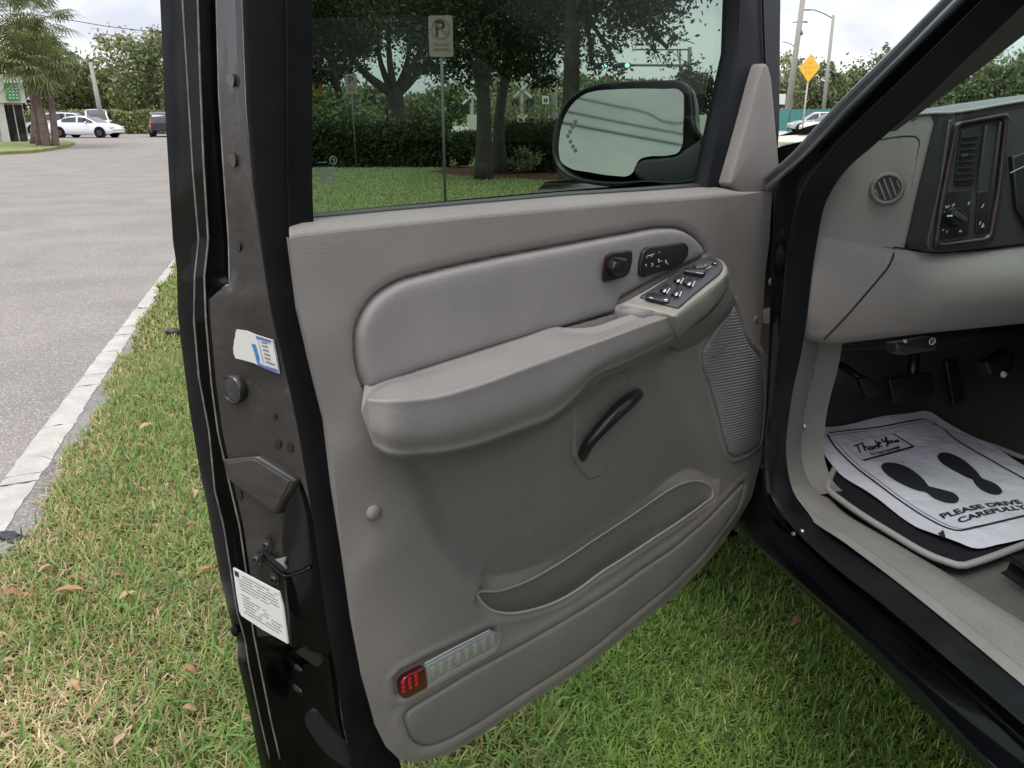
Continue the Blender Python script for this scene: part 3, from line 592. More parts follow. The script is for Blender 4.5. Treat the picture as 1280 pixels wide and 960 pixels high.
# ---- black pull handle in its recess
tube('pull_handle', [PN(727, 571, -.004), PN(731, 563, .014), PN(738, 551, .026), PN(752, 535, .032), PN(770, 516, .034), PN(783, 504, .032), PN(792, 497, .022), PN(797, 493, .002)], [.009,.009,.009,.0105,.012,.0125,.011,.010], M['blk'], door, n=16, steps=40)
tp = np.array([PN(x, y, -.0005) for x, y in cr([(721,558),(725,550),(731,551),(734,560),(733,572),(727,578),(722,570)], 24, closed=True)])
slab('handle_slot', tp, DN, 0, .0012, M['dark'], door)
slab('handle_hole', [PN(x, y, 0) for x, y in cr([(789,494),(793,490),(799,491),(800,497),(796,501),(790,500)], 18, closed=True)], DN, -.003, .0015, M['dark'], door)

# ---- speaker grille with real ribs
bb_lo, bb_hi = spk.min(0), spk.max(0); gu, gz = np.meshgrid(np.linspace(bb_lo[0], bb_hi[0], 90), np.linspace(bb_lo[1], bb_hi[1], 420))
gq = np.column_stack([gu.ravel(), gz.ravel()]); ds = sdf(gq, spk)
zr = gq[:, 1] + (gq[:, 0] - bb_lo[0]) * .10; ribh = np.abs(np.sin(zr * math.pi / .0058)) * .0014
gwv = panel_w(gq) + .003 + ribh * np.clip(-ds / .004, 0, 1) + .004 * (1 - np.exp(np.minimum(ds, 0) / .02)) - .004 * g(ds, .004)
gp = DWa(np.column_stack([gq, gwv])); fidx = np.arange(len(gq)).reshape(420, 90); q4 = np.stack([fidx[:-1, :-1], fidx[:-1, 1:], fidx[1:, 1:], fidx[1:, :-1]], 2).reshape(-1, 4)
q4 = q4[(ds[q4] < .0012).all(1)]; use, inv = np.unique(q4, return_inverse=True)
mk('speaker_grille', gp[use], [tuple(r) for r in inv.reshape(-1, 4)], M['grille'], door)
SPG = lambda x, y, h: PN(x, y, .0085 + h)
slab('speaker_badge', [SPG(*p, 0) for p in ((892,444),(894,440),(905,431.5),(908,432),(906,436),(896,445))], DN, -.001, .0008, M['grille'], door)
text_on('badge_lettering', 'BOSE', SPG(894, 443, .001), SPG(905, 434.5, .001), SPG(894.8, 440, .001), M['dark'], door, shear=.3)

# ---- courtesy lamp and reflector
LP = lambda x, y, h=0.0: PN(x, y, h - .006)
slab('red_reflector', [LP(x, y) for x, y in rounded([(496,851),(502,843),(527,830.5),(531,856),(507,869),(499,870)], 4)], DN, -.002, .009, M['red'], door, .003)
V, F = join([box_vf((0, 0, 0), (.001, .001, .001))])
for i in range(3):
    for j in range(3):
        c = LP(503.5 + i*8.0 + j*.5, 853 - i*4.4 + j*5.4, .0092); o = slab('prism_mark', [c + DV*a*.0022 + np.array([0,0,1])*b*.0027 for a, b in ((-1,-1),(1,-1),(1,1),(-1,1))], DN, 0, .0007, M['redlit'], door)
slab('lamp_lens', [LP(x, y) for x, y in rounded([(528.5,830),(612,786.5),(618.5,789),(620,799),(615,806.5),(531.5,855.5)], 3)], DN, -.002, .007, M['lens'], door, .0022)
for k in range(8):
    x, y = 537.5 + k * 10.6, 838 - k * 5.7
    slab('light_diode', [LP(x - 3.4, y - 5.5), LP(x + 2.2, y - 8), LP(x + 3.2, y + 5), LP(x - .5, y + 8), LP(x - 2, y + 6)], DN, 0, .0078, M['led'], door, .0005)
V, F = ribbon_vf([LP(531.5, 829, .0088), LP(570, 808.5, .0088), LP(612, 787.5, .0088)], .0022, DN); mk('lens_edge', V, F, M['white'], door)
disc_dome('screw_cap', PN(466, 640, -.001), DN + DV * .1, .0105, .008, M['trim'], door)
disc_dome('plug_cap', PN(944.5, 399, -.001), DN, .0075, .003, M['trim'], door)

# ---- glass, belt seal, sail panel, front upright of the frame
ztop = 1.80
gpts = [D(352, 290, -.05), D(880, 245, -.05), D(884, 222, -.05), D(919, 66, -.05), D(921, -10, -.05)]
uL = np.dot(D(352, 0, -.05) - DO, DV); gpts += [DW(.70, ztop, -.05), DW(uL - .06, ztop, -.05)]
slab('window_glass', gpts, DN, -.002, .002, M['glass'], door, smooth=False)
bx = np.linspace(366, 886, 40); blow = np.array([D(x, glass_line(x), -.040) for x in bx]); bup = np.array([D(x, glass_line(x) - 4.5, -.045) for x in bx])
loft('belt_seal', [blow - np.array([0, 0, .02]), blow, lerp(blow, bup, .6) + DN * .003, bup, bup - DN * .006, bup - DN * .006 - np.array([0, 0, .02])], 40, M['blk2'], door)
V, F = ball_vf(D(373, 273, -.036), .0045); mk('seal_end', V, F, M['rubber'], door)
fo = [duz(921, -10, -.03)[:2], duz(918, 66, -.03)[:2], duz(881, 234, -.03)[:2], duz(884, 246, -.03)[:2], duz(966, 243, -.03)[:2], duz(972, 160, -.03)[:2], duz(973.5, -10, -.03)[:2]]
fo += [(.86, 1.66), (.74, ztop + .06), (uL - .10, ztop + .06), (uL - .10, ztop), (.70, ztop - .01), (.80, 1.60)]
slab('window_frame', [DW(a, b, -.045) for a, b in fo], DN, -.012, .020, M['frame'], door, .004)
tube('frame_lip', [D(953, -12, -.022), D(955.5, 60, -.022), D(960, 150, -.022), D(965, 238, -.022)], .0022, M['paint'], door, n=8, steps=20)
sail_px = [(902,230),(912,196),(925,150),(937,104),(943,84),(946.5,79),(951,82),(955,98),(960,150),(965,206),(966,234),(950,238.5),(930,241.5),(917,241.5),(908,236)]
slab('sail_panel', [D(x, y, -.018) for x, y in rounded(sail_px, 5, 3)], DN, -.01, .016, M['trim'], door, .006, dome=.004)

# ---- things on the shut face
FN = -DV                                              # its outward direction
def SF(x, y, lift=0.0, w=None):                       # point on the dusty plate seen at a pixel
    i = np.interp(y, YS, np.arange(NZ)); xa = np.interp(y, YS, edge_at('r3')[0]); xb = np.interp(y, YS, edge_at('r4')[0]); k = np.clip((x - xa) / (xb - xa), -.9, 1.4)
    ww = -.120 + .070 * k if w is None else w; return D(x, y, ww) + FN * lift
def hole(x, y, rx, ry, name='drain_hole'): slab(name, [SF(a, b, .0008) for a, b in cr([(x-rx,y),(x-.7*rx,y-.7*ry),(x,y-ry),(x+.7*rx,y-.7*ry),(x+rx,y),(x+.7*rx,y+.7*ry),(x,y+ry),(x-.7*rx,y+.7*ry)], 16, closed=True)], FN, -.002, .0006, M['dark'], door)
for h_ in ((348,555,4,6),(363.5,559.5,4,6),(300,619,3.5,5.5),(344,521,2.4,4),(299,308,2.6,6),(270,399,2,3),(271,423,2,3)): hole(*h_)
for c_x, c_y in ((290, 200), (288, 100)): slab('chip_mark', [SF(x, y, .001) for x, y in cr([(c_x-3,c_y-6),(c_x+2,c_y-8),(c_x+6,c_y+2),(c_x+4,c_y+9),(c_x-2,c_y+4)], 14, closed=True)], FN, -.001, .0006, M['jamb'], door)
gr = SF(295.5, 485, .0045)
disc_dome('rubber_plug', gr, FN + DN * .25, .0190, .004, M['jamb'], door, 28, ring=[(1, -1.4), (.99, .5), (.9, 1), (.84, .95), (.80, .5), (.76, .55), (.6, .75), (.3, .85), (.06, .88), (.05, .6), (.01, .6)])
# door sticker, torn on its left side
st = [(291,414),(298,410),(312,413),(324,418),(342,423.5),(345,424),(349,444),(352,462),(352.5,466),(336,459),(322,453),(308,449),(299,447),(295,437),(292,425)]
slab('service_sticker', [SF(x, y, .0035) for x, y in st], FN, -.001, .0012, M['label'], door)
def flat_sf(name, px, m, lift=.0053): return slab(name, [SF(x, y, lift) for x, y in px], FN, 0, .0003, m, door, smooth=False)
flat_sf('sticker_band', [(325,418.7),(344,424.5),(343,427.5),(326,422.5)], M['violet'])
flat_sf('sticker_band', [(327,452),(336,456),(351.5,460.5),(352,465.5),(337,459.5),(328,455.5)], M['violet'])
flat_sf('sticker_bar', [(319.5,428.5),(325,429.5),(329,447),(328.5,453),(326.5,452),(323.5,440)], M['blue'])
V, F = join([ribbon_vf([SF(a, b, .0056), SF(c, d, .0056)], .0016, FN) for a, b, c, d in [(332,426.5,339.5,428.5),(333,431,340,433),(334,436,341,438),(335.5,441,343,443.5),(336,446,343.5,448.5),(337.5,451,349,455)]] + [ribbon_vf([SF(328.5, 425, .0056), SF(334.5, 453, .0056)], .0008, FN)]); tag(mk('sticker_lines', V, F, M['grey_ink'], door, smooth=False), kind='stuff')
# certification label
lb = [(295,708.5),(352,738.5),(357,757),(363,803),(331,785),(305.5,768),(303,763),(299,740)]
slab('door_label', [SF(x, y, .003, -.128 + (x - 295) / 68 * .055) for x, y in lb], FN, -.001, .0012, M['label'], door)
def LB(s_, t_): # s across, t down (0..1)
    x = lerp(lerp(295, 352, s_), lerp(304.5, 363, s_), t_); y = lerp(lerp(708.5, 738.5, s_), lerp(767, 803, s_), t_); return SF(x, y, .0047, -.128 + (x - 295) / 68 * .055)
strk = []
rl = random.Random(3)
for row, segs in enumerate([[(.2,.78),(.9,.97)],[(.17,.4),(.45,.62),(.72,.9)],[(.1,.42),(.5,.95)],[(.1,.95)],[(.1,.7),(.76,.96)],[(.12,.5),(.55,.72)],[],[(.1,.28)],[(.12,.5),(.56,.62)],[(.12,.36),(.42,.45),(.58,.68)],[(.12,.4),(.5,.66),(.72,.97)],[(.12,.36),(.44,.5),(.72,.9)],[(.14,.5),(.58,.7),(.72,.93)],[(.1,.85)]]):
    t_ = .07 + row * .062
    for a, b in segs:
        q = a
        while q < b:
            w_ = rl.uniform(.02, .05); strk.append(ribbon_vf([LB(q, t_), LB(min(b, q + w_), t_)], .0019, FN)); q += w_ + .012
V, F = join(strk); tag(mk('label_lines', V, F, M['grey_ink'], door, smooth=False), kind='stuff')
slab('label_emblem', [LB(.035, .03), LB(.12, .03), LB(.12, .14), LB(.035, .14)], FN, 0, .0003, M['ink'], door, smooth=False)
# latch bulge, latch slot, bolts
lc = [(285,572),(327,568),(376,598),(377,604),(356,640),(350,641),(291,596)]
lt = [(290,574),(326,570),(372,599),(372,604),(354,635),(349,636),(296,594)]
slab('latch_cover', [SF(x, y, .002) for x, y in rounded(lc, 4)], FN, -.004, .007, M['jamb'], door, .004)
slab('latch_cover_top', [SF(x, y, .0085) for x, y in rounded([(291,575.5),(326,571),(372,599),(353,637),(295,597)], 3)], FN, -.004, .002, M['dust'], door, .002)  # sky catching this face is put into its lighter colour
hl = [(377,604),(358,640),(357,665),(358,700),(360,730),(363,765),(366,806)]; hr = [(378,603),(391,640),(396,668),(401,702),(406,733),(412,768),(419,818)]
loft('latch_housing', [[SF(*p, .0005) for p in hl], [SF(*p, .0042) for p in hl], [SF(a * .6 + c * .4, b * .6 + d * .4, .0048) for (a, b), (c, d) in zip(hl, hr)], [SF(a * .15 + c * .85, b * .15 + d * .85, .004) for (a, b), (c, d) in zip(hl, hr)], [SF(*p, .001) for p in hr]], 40, M['paint'], door, mm=14)
slab('latch_slot', [SF(x, y, .0055) for x, y in rounded([(331,686),(334,684),(340,692),(352,697),(366,697),(361,702),(366,708),(362,712),(356,710),(340,700)], 2)], FN, -.001, .0006, M['dark'], door)
tube('slot_lip', [SF(333, 689, .007), SF(338, 698, .007), SF(350, 708, .007), SF(361, 717, .007), SF(378, 714, .007), SF(394, 707, .007)], .0022, M['paint'], door, n=8, steps=24)
slab('slot_claw', [SF(x, y, .0065) for x, y in [(352,696),(366,692.5),(363,700),(366,708),(360,702)]], FN, 0, .003, M['metal'], door)
for bx_, by_ in ((337, 680), (324.5, 697.5), (346, 722.5)):
    disc_dome('latch_bolt', SF(bx_, by_, .002), FN + DN * .2, .0085, .006, M['jamb'], door, 20, ring=[(1, 0), (.98, .3), (.72, .35), (.70, .75), (.6, .95), (.34, 1), (.30, .5), (.02, .5)])
disc_dome('edge_bumper', D(298, 787, -.19) + FN * .004, FN, .008, .006, M['rubber'], door)
for yy_ in (845, 872):
    V, F = ball_vf((0, 0, 0), 1, 12, 8); V = DO * 0 + V[:, 0:1] * DN * .022 + V[:, 1:2] * np.array([0, 0, .0075]) + V[:, 2:3] * FN * .005; mk('pressed_bead', V + D(342, yy_, -.115) + DV * .034, F, M['paint'], door)
for px_ in ([(372,813),(384,808),(398,815),(404,828),(400,832),(384,824)], [(383,893),(390,886),(402,900),(416,915),(436,938),(441,960),(420,950),(396,925)]):
    slab('drain_recess', [D(x, y, -.085 + (x - 372) * .0006) + FN * .0005 for x, y in cr(px_, 24, closed=True)], FN, -.004, .0012, M['dark'], door)

# ---- door mirror, seen through the glass
mc = D(785, 165, -.24); mnorm = np.array([-.70, -.67, .27]); mnorm /= np.linalg.norm(mnorm)
MP = lambda x, y, h=0.0: on_plane(x, y, mc + mnorm * h, mnorm)
hs = [(691,172),(694,155),(702,135),(718,117),(742,106),(780,101.5),(830,100),(852,101),(863,108),(868,130),(871,160),(881,174),(884,200),(880,222),(850,230),(806,229),(780,231),(745,230),(712,222),(696,210),(690,190)]
H0 = np.array([MP(x, y) for x, y in cr(hs, 60, closed=True)]); hc = H0.mean(0)
rows = [hc + (H0 - hc) * k - mnorm * d for k, d in ((.05, .11), (.35, .107), (.62, .098), (.82, .078), (.94, .05), (.995, .02), (1, .004), (.985, -.003), (.96, -.003), (.93, .004), (.90, .010))]
mirror = grid('door_mirror', np.stack(rows), M['blk'], door, wrap=True)
gs = [(697,172),(699,158),(704,145),(712,132),(724,121),(742,114.5),(770,112),(830,111.5),(849,112.5),(854,117),(855,130),(854,160),(852,184),(848,191),(838,194),(810,196),(800,199),(795,207),(791,216),(785,220),(770,220),(735,215),(712,210),(700,200),(697,188)]
slab('mirror_glass', [MP(x, y, -.006) for x, y in cr(gs, 80, closed=True)], mnorm, -.003, .001, M['mirror'], door, smooth=False)
dc = MP(800, 212, .001)
slab('mirror_arm', [MP(x, y, -.02) for x, y in rounded([(797,210),(806,201),(850,197),(860,188),(884,172),(896,205),(892,244),(850,242),(812,234),(796,222)], 6)], mnorm, -.05, .020, M['blk'], door, .010)
for x, y in ((719,152),(715.5,159),(712.5,164.5),(709.5,170),(713,177),(716,183),(719,188)):
    c = MP(x, y, -.0045); a = np.cross(mnorm, (0, 0, 1.)); a /= np.linalg.norm(a); b = np.cross(mnorm, a)
    slab('signal_dot', [c + .0042 * (math.cos(q) * a + math.sin(q) * b) for q in np.linspace(0, 2*math.pi, 13)[:-1]], mnorm, 0, .0003, M['mdot'], door, smooth=False)
# etching on the door glass (reads reversed from this side)
GE = lambda x, y: D(x, y, -.0478)
V, F = tube_vf([GE(416.5 + 4.2*math.cos(q), 200.5 + 5*math.sin(q)) for q in np.linspace(0, 2*math.pi, 20)], .0006, 6)
ch = [(V, F)] + [ribbon_vf([GE(a, b), GE(c, d)], w_, DN) for a, b, c, d, w_ in [(415,199,418.5,199,.0012),(417,198.5,417.5,203,.0012),(397,203.4,409,202.6,.0008),(392,211,399,210.6,.003),(401,210.8,407,210.4,.003),(409,210.4,418,210,.003),(382,220.5,398,219.2,.0035),(400.5,218,409.5,217.4,.006),(401,224,409.5,223.4,.005),(412,219,425,217.6,.003),(394,225.6,398,225.4,.0022),(412,224.6,420,224,.0022),(411,230,421,229.4,.002)]]
V, F = join(ch); tag(mk('glass_etching', V, F, M['etch'], door, smooth=False), kind='stuff')
# ---- body opening: black flange and rubber seal running from the pillar round to the sill
def ext(pts, L=1.4):                                   # carry a curve straight on past its last point
    pts = list(pts); d = pts[-1] - pts[-2]; d = d / np.linalg.norm(d); return pts + [pts[-1] + d * L]
def pre(pts, L=.9):
    pts = list(pts); d = pts[0] - pts[1]; d = d / np.linalg.norm(d); return [pts[0] + d * L] + pts
def TL(px, X, e=1.4, p=.75): return pre(ext([T(x, y, X if np.isscalar(X) else np.interp(i, range(len(px)), np.linspace(X[0], X[1], len(px)))) for i, (x, y) in enumerate(px)], e), p)
o_px = [(1205,0),(1130,72),(1058,143),(1006,196),(972,229),(966,300),(962,400),(958,500),(953,580),(957,625),(985,665),(1020,700),(1117,785),(1275,927)]
m_px = [(1241,0),(1164,75),(1086,150),(1045,193),(1010,245),(996,300),(985,400),(975,500),(968,575),(975,625),(1003,662),(1040,697),(1117,757),(1280,893)]
i_px = [(1275,5),(1205,72),(1127,147),(1090,180),(1050,217),(1027,257),(1018,300),(1000,430),(985,500),(979,570),(984,607),(1003,637),(1127,730),(1280,855)]
Lo, Lm, Li = TL(o_px, .775), TL(m_px, .775), TL(i_px, .815)
def mix(a, b, k, push=0.0): return [p * (1 - k) + q * k + np.array([push, 0, 0]) for p, q in zip(a, b)]
body = loft('door_opening', [mix(Lo, Lo, 0, .03), Lo, mix(Lo, Lm, .35, .016), mix(Lo, Lm, .7, .014)], 220, M['paint'], truck, mm=16)
loft('weatherstrip', [mix(Lo, Lm, .68, .016), mix(Lo, Lm, .82, -.004), mix(Lm, Li, .0, -.014), mix(Lm, Li, .3, -.014), mix(Lm, Li, .62, .0), mix(Lm, Li, .85, .008), mix(Lm, Li, .97, .006), mix(Lm, Li, 1.0, .006)], 220, M['strip'], truck, mm=30)
# outer ribs of the pillar
P0 = TL([(1175,0),(1110,66),(1046,130),(1015,163),(990,191),(968,210)], .800, .03, .75); Pa = TL([(1183,0),(1118,67),(1052,132),(1018,168),(994,194),(968,216)], .786, .03, .75)
Pg = TL([(1190,0),(1123,69),(1056,135),(1021,173),(997,198),(968,221)], .792, .03, .75); Pb = TL([(1200,0),(1128,71),(1057,140),(1010,192),(985,215),(968,230)], .774, .03, .75)
loft('pillar_rib', [[p + np.array([.05, .05, -.02]) for p in P0], P0, mix(P0, Pa, .5, -.004), Pa, Pg, mix(Pg, Pb, .5, -.002), Pb, [p + np.array([.012, 0, 0]) for p in mix(Pb, Pb, 0)], ], 80, M['pillar'], truck)
# rocker panel below the opening
c_px = [(962,647),(985,665),(1020,700),(1117,785),(1275,927)]; b_px = [(944,657),(962,674),(1000,713),(1096,806),(1267,960)]; a_px = [(936,666),(952,683),(1000,725),(1117,827),(1246,960)]
Cc, Bb, Aa = [[T(x, y, X) for x, y in px] for px, X in ((c_px, .778), (b_px, .757), (a_px, .742))]
Cc, Bb, Aa = [ext(q) for q in (Cc, Bb, Aa)]
loft('rocker_panel', [mix(Cc, Cc, 0, .03), Cc, mix(Cc, Bb, .12, .012), mix(Cc, Bb, .75, .008), Bb, mix(Bb, Aa, .35, -.010), mix(Bb, Aa, .75, -.008), Aa, [p + np.array([.03, 0, -.02]) for p in Aa], [p + np.array([.25, 0, -.03]) for p in Aa]], 90, M['paint'], truck, mm=40)
M['toe'] = mat('shaded_toe_carpet', (.045, .041, .037), .95, bump=[(500, .6, 'n')], spec=.1)  # floor carpet again, with the footwell's shade put into its colour
# ---- floor, sill plate, kick panel
FZ = .640
e_out = [T(x, y, .815) for x, y in [(984,606),(1003,636),(1060,679),(1127,729),(1213,798),(1280,854)]]
e_in = [G(x, y, FZ + .012) for x, y in [(1036,622),(1055,640),(1108,672),(1193,722),(1262,765),(1330,807)]]
e_out, e_in = ext(e_out), ext(e_in)
def up(L, z): return [p + np.array([0, 0, z * min(1, i / 2.0)]) for i, p in enumerate(L)]
ribs = []
rows_ = [mix(e_out, e_out, 0, -.004), e_out, up(mix(e_out, e_in, .06), .006)]
for k in np.linspace(.12, .62, 11): rows_ += [up(mix(e_out, e_in, k), .0065), up(mix(e_out, e_in, k + .018), .0065), up(mix(e_out, e_in, k + .024), .004), up(mix(e_out, e_in, k + .036), .004)]
rows_ += [up(mix(e_out, e_in, .70), .006), up(mix(e_out, e_in, .9), .004), e_in, up(e_in, -.02)]
loft('sill_plate', rows_, 80, M['sill'], truck)
k_out = [T(x, y, .815) for x, y in [(1020,290),(1008,380),(1000,430),(991,470),(985,500),(980,545),(979,570),(984,607),(1003,637)]]
k_in = [T(x, y, .90) for x, y in [(1040,290),(1028,380),(1023,437),(1017,470),(1013,485),(1004,530),(1003,575),(1013,604),(1026,618)]]
loft('kick_panel', [k_out, mix(k_out, k_in, .2, -.004), mix(k_out, k_in, .6, -.002), mix(k_out, k_in, .93), k_in, mix(k_in, k_in, 0, .05)], 60, M['sill'], truck, mm=18)
disc_dome('kick_clip', T(1005, 533, .90), (-1, -.6, .2), .006, .004, M['metal'], truck, 12)
xs0 = .86
prof = [(-.7, FZ), (1.0, FZ), (1.35, FZ + .005), (1.5, FZ + .04), (1.62, FZ + .12), (1.74, FZ + .26), (1.80, FZ + .42), (1.82, 1.22)]
def floor_x(x): return [np.array([x, y, z]) for y, z in prof]
fl = [floor_x(x) for x in (xs0, 1.0, 1.2, 1.36)]
tun = []
for x, dz in ((1.42, .03), (1.48, .12), (1.54, .20), (1.64, .24), (1.9, .24), (2.0, .2), (2.1, .03), (2.2, 0), (2.68, 0)): tun.append([p + np.array([0, 0, dz * max(0, 1 - max(0, p[2] - FZ) * 1.4)]) for p in floor_x(x)])
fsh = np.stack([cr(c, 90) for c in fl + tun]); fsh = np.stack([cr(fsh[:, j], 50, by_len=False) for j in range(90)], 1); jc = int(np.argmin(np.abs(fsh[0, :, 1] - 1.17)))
grid('floor_carpet', fsh[:, :jc + 1], M['fcarpet'], truck); grid('shaded_toe_board', fsh[:, jc:], M['toe'], truck)
# ---- dashboard: left end of the fascia
d0 = T(1020, 288, .830); n1 = np.array([-.50, -.86, .10]); n1 /= np.linalg.norm(n1)
def D1(x, y, o=0.0): return on_plane(x, y, d0 + n1 * o, n1)
d1 = D1(1160, 293, .035); n2 = np.array([-.16, -.98, .12]); n2 /= np.linalg.norm(n2)
def D2(x, y, o=0.0): return on_plane(x, y, d1 + n2 * o, n2)
def DB(x, y, o=0.0):
    k = np.clip((x - 1105) / 90, 0, 1); k = k * k * (3 - 2 * k); return D1(x, y, o) * (1 - k) + D2(x, y, o - .01) * k
lf = [(1016,306),(1019,287),(1026,257),(1038,235),(1050,217),(1072,196),(1097,174),(1119,158),(1139,146)]
rt_ = [(1131,310),(1133,303),(1137,285),(1143,258),(1149,232),(1154,212),(1160,187),(1166,163),(1171,144)]
la = [D1(x, y) for x, y in lf]; ra = [D1(x, y) for x, y in rt_]
fas = [[p - n1 * .05 + np.array([-.03, 0, 0]) for p in la], [p - n1 * .006 + np.array([-.012, 0, 0]) for p in la], mix(la, ra, .06), mix(la, ra, .35), mix(la, ra, .7), mix(la, ra, .97), [p - n1 * .01 for p in ra]]
dash = loft('dashboard', fas, 60, M['trim'], truck, mm=40)
V, F = tube_vf([D1(x, y, -.0008) for x, y in [(1098,175),(1120,171.5),(1138,170.5),(1146,172),(1149,178),(1147,190),(1143,215),(1139,236)]], .0017, 6, 40); mk('fascia_groove', V, F, M['seam'], dash)
vc = D1(1108.5, 236, .002); va = D1(1125, 236, .002) - vc; vr = .0275
disc_dome('vent_ring', vc, n1, vr, .010, M['trim'], dash, 36, ring=[(1.0, 0), (1.0, .3), (.95, .8), (.86, 1), (.78, .95), (.72, .5), (.70, .05)])
disc_dome('vent_bore', vc, n1, vr * .72, .0012, M['dark'], dash, 30, ring=[(1, .5), (.02, .5)])
for k in range(5):
    a = np.cross(n1, (0, 0, 1.)); a /= np.linalg.norm(a); b = np.cross(a, n1); dr = a * .45 + b * .9; dr /= np.linalg.norm(dr); sd = np.cross(n1, dr); o_ = (k - 2) * .0088; L = math.sqrt(max(0, (vr*.7)**2 - o_*o_)) * .96
    c = vc + sd * o_ + n1 * .003; slab('vent_slat', [c + dr*L + sd*.0014, c - dr*L + sd*.0014, c - dr*L - sd*.0014, c + dr*L - sd*.0014], n1, -.002, .004, M['trim'], dash, .0008)
# lower dash: fuse cover and knee bolster
def knee_rows(xa, xb, nx):
    xs = np.linspace(xa, xb, nx); out_ = []
    ytop = lambda x: np.interp(x, [1010, 1018, 1070, 1119, 1131, 1150, 1177, 1230, 1280, 1420], [289, 290, 299.5, 309, 311.5, 315.5, 317.5, 311.5, 304.5, 286])
    ybot = lambda x: np.interp(x, [1000, 1010, 1030, 1045, 1060, 1100, 1160, 1280, 1420], [417, 420, 427, 429.5, 430, 424.5, 416.5, 404, 389])
    for x in xs:
        lean = max(0, 1 - (x - 1000) / 60); col_ = []
        for k, (t_, o_) in enumerate([(0, -.045), (0, -.012), (.03, .0), (.15, .006), (.4, .010), (.7, .004), (.92, -.012), (.985, -.02), (1, -.032), (1.0, -.08)]):
            y = ytop(x) * (1 - t_) + ybot(x) * t_; xx = x - 17 * t_ * max(0, 1 - (x - 1005) / 200) * (1 if x < 1205 else 0)
            bul = .03 * math.sin(math.pi * min(1, max(0, (x - 1130) / 300))); col_.append(DB(xx, y, o_ + bul * math.sin(math.pi * t_)))
        out_.append(col_)
    return out_
grid('knee_bolster', np.array(knee_rows(1018, 1420, 90)), M['trim'], dash)
def KN(x, y):
    xt = x
    for _ in range(5):
        yt = np.interp(xt, [1010,1018,1070,1119,1131,1150,1177,1230,1280], [289,290,299.5,309,311.5,315.5,317.5,311.5,304.5]); yb = np.interp(xt, [1000,1010,1030,1045,1060,1100,1160,1280], [417,420,427,429.5,430,424.5,416.5,404])
        t_ = np.clip((y - yt) / (yb - yt), 0, 1); xt = x + 17 * t_ * max(0, 1 - (xt - 1005) / 200)
    o_ = np.interp(t_, [0, .03, .15, .4, .7, .92, .985, 1], [-.012, 0, .006, .010, .004, -.012, -.02, -.032]); b_ = .03 * math.sin(math.pi * min(1, max(0, (xt - 1130) / 300)))
    return DB(x, y, o_ + b_ * math.sin(math.pi * t_) + .0004)
V, F = tube_vf([KN(x, y) for x, y in [(1118,311),(1116,322),(1110,334),(1098,349),(1080,370),(1060,393),(1043,411),(1030,424)]], .0017, 6, 50); mk('cover_groove', V, F, M['seam'], dash)
V, F = tube_vf([DB(x, y, -.003) for x, y in [(1018,290),(1050,296),(1090,303.5),(1119,309),(1131,311)]], .0017, 6, 30); mk('cover_groove', V, F, M['seam'], dash)
V, F = join([ribbon_vf([KN(x, y) + np.array([0, -.003, 0]) for x, y in q], .0011, n1) for q in ([(1010.5,401),(1021.5,402),(1021,409),(1015.5,412.5),(1011,409),(1010.5,401)], [(1015,404),(1018,404),(1018,408)])]); mk('fuse_mark', V, F, M['grey_ink'], dash, smooth=False)
# charcoal instrument bezel
bl = [(1171,143),(1166,163),(1160,187),(1154,212),(1149,232),(1143,258),(1137,285),(1133,303),(1136,311)]
bm = [(1192,143),(1189,163),(1184,187),(1179,212),(1175,232),(1169,258),(1163,285),(1160,303),(1163,313)]
b1 = [D1(x, y) for x, y in bl]; b2 = [D2(x, y, .0) for x, y in bm]
loft('instrument_bezel', [[p - n1*.02 for p in b1], b1, mix(b1, b2, .5), mix(b1, b2, .9), b2, [D2(x + 6, y, .001) for x, y in bm]], 40, M['blk2'], dash, mm=20)
face_px = [(1186,150),(1215,143),(1280,131),(1460,108),(1460,284),(1280,305),(1235,310),(1180,315.5),(1163,315),(1158,306),(1163,283),(1175,227)]
slab('bezel_face', [D2(x, y) for x, y in face_px], n2, -.03, .0, M['blk2'], dash, .003)
rg = rounded([(1191,152),(1262,139),(1252,236),(1240,303),(1164,313),(1172,254)], 8); rg2 = rounded([(1197,160),(1253,149),(1243,238),(1233,295),(1173,303),(1180,252)], 8)
Ro, Ri = [np.array([D2(x, y, o) for x, y in q]) for q, o in ((rg, .001), (rg2, .001))]
gV = np.stack([Ro, lerp(Ro, Ri, .15) + n2*.006, lerp(Ro, Ri, .5) + n2*.008, lerp(Ro, Ri, .85) + n2*.006, Ri - n2*.006])
grid('red_trim_ring', gV, M['wood'], dash, wrap=True)
vp = [(1200,166),(1206,162),(1226,157),(1224,190),(1217,230),(1192,233),(1193,215)]
slab('air_vent', [D2(x, y, .001) for x, y in rounded(vp, 4)], n2, -.004, .003, M['dark'], dash, .001)
for k in range(8):
    y = 171 + k * 7.6; xa_ = np.interp(y, [166, 233], [1200, 1190.5]) + 2; xb_ = np.interp(y, [157, 230], [1225, 1216]) - 2
    slab('vent_louvre', [D2(xa_, y + 1, .004), D2(xb_, y - 1.5, .004), D2(xb_, y + .8, .004), D2(xa_, y + 3.3, .004)], n2, -.001, .004, M['blk'], dash, .0006)
slab('vent_tab', [D2(x, y, .0085) for x, y in ((1200,193),(1208,192),(1208,196),(1200,197))], n2, -.001, .004, M['blk2'], dash, .001)
for q in ([(1229,158),(1232,157),(1222,236),(1219,236)], [(1247,152),(1250,153),(1240,234),(1236,236)]): slab('bezel_rib', [D2(x, y, .001) for x, y in q], n2, -.001, .006, M['blk2'], dash, .0015)
slab('switch_plate', [D2(x, y, .001) for x, y in rounded([(1177,240),(1214,237),(1210,292),(1206,295),(1172,298)], 3)], n2, -.002, .003, M['blk'], dash, .001)
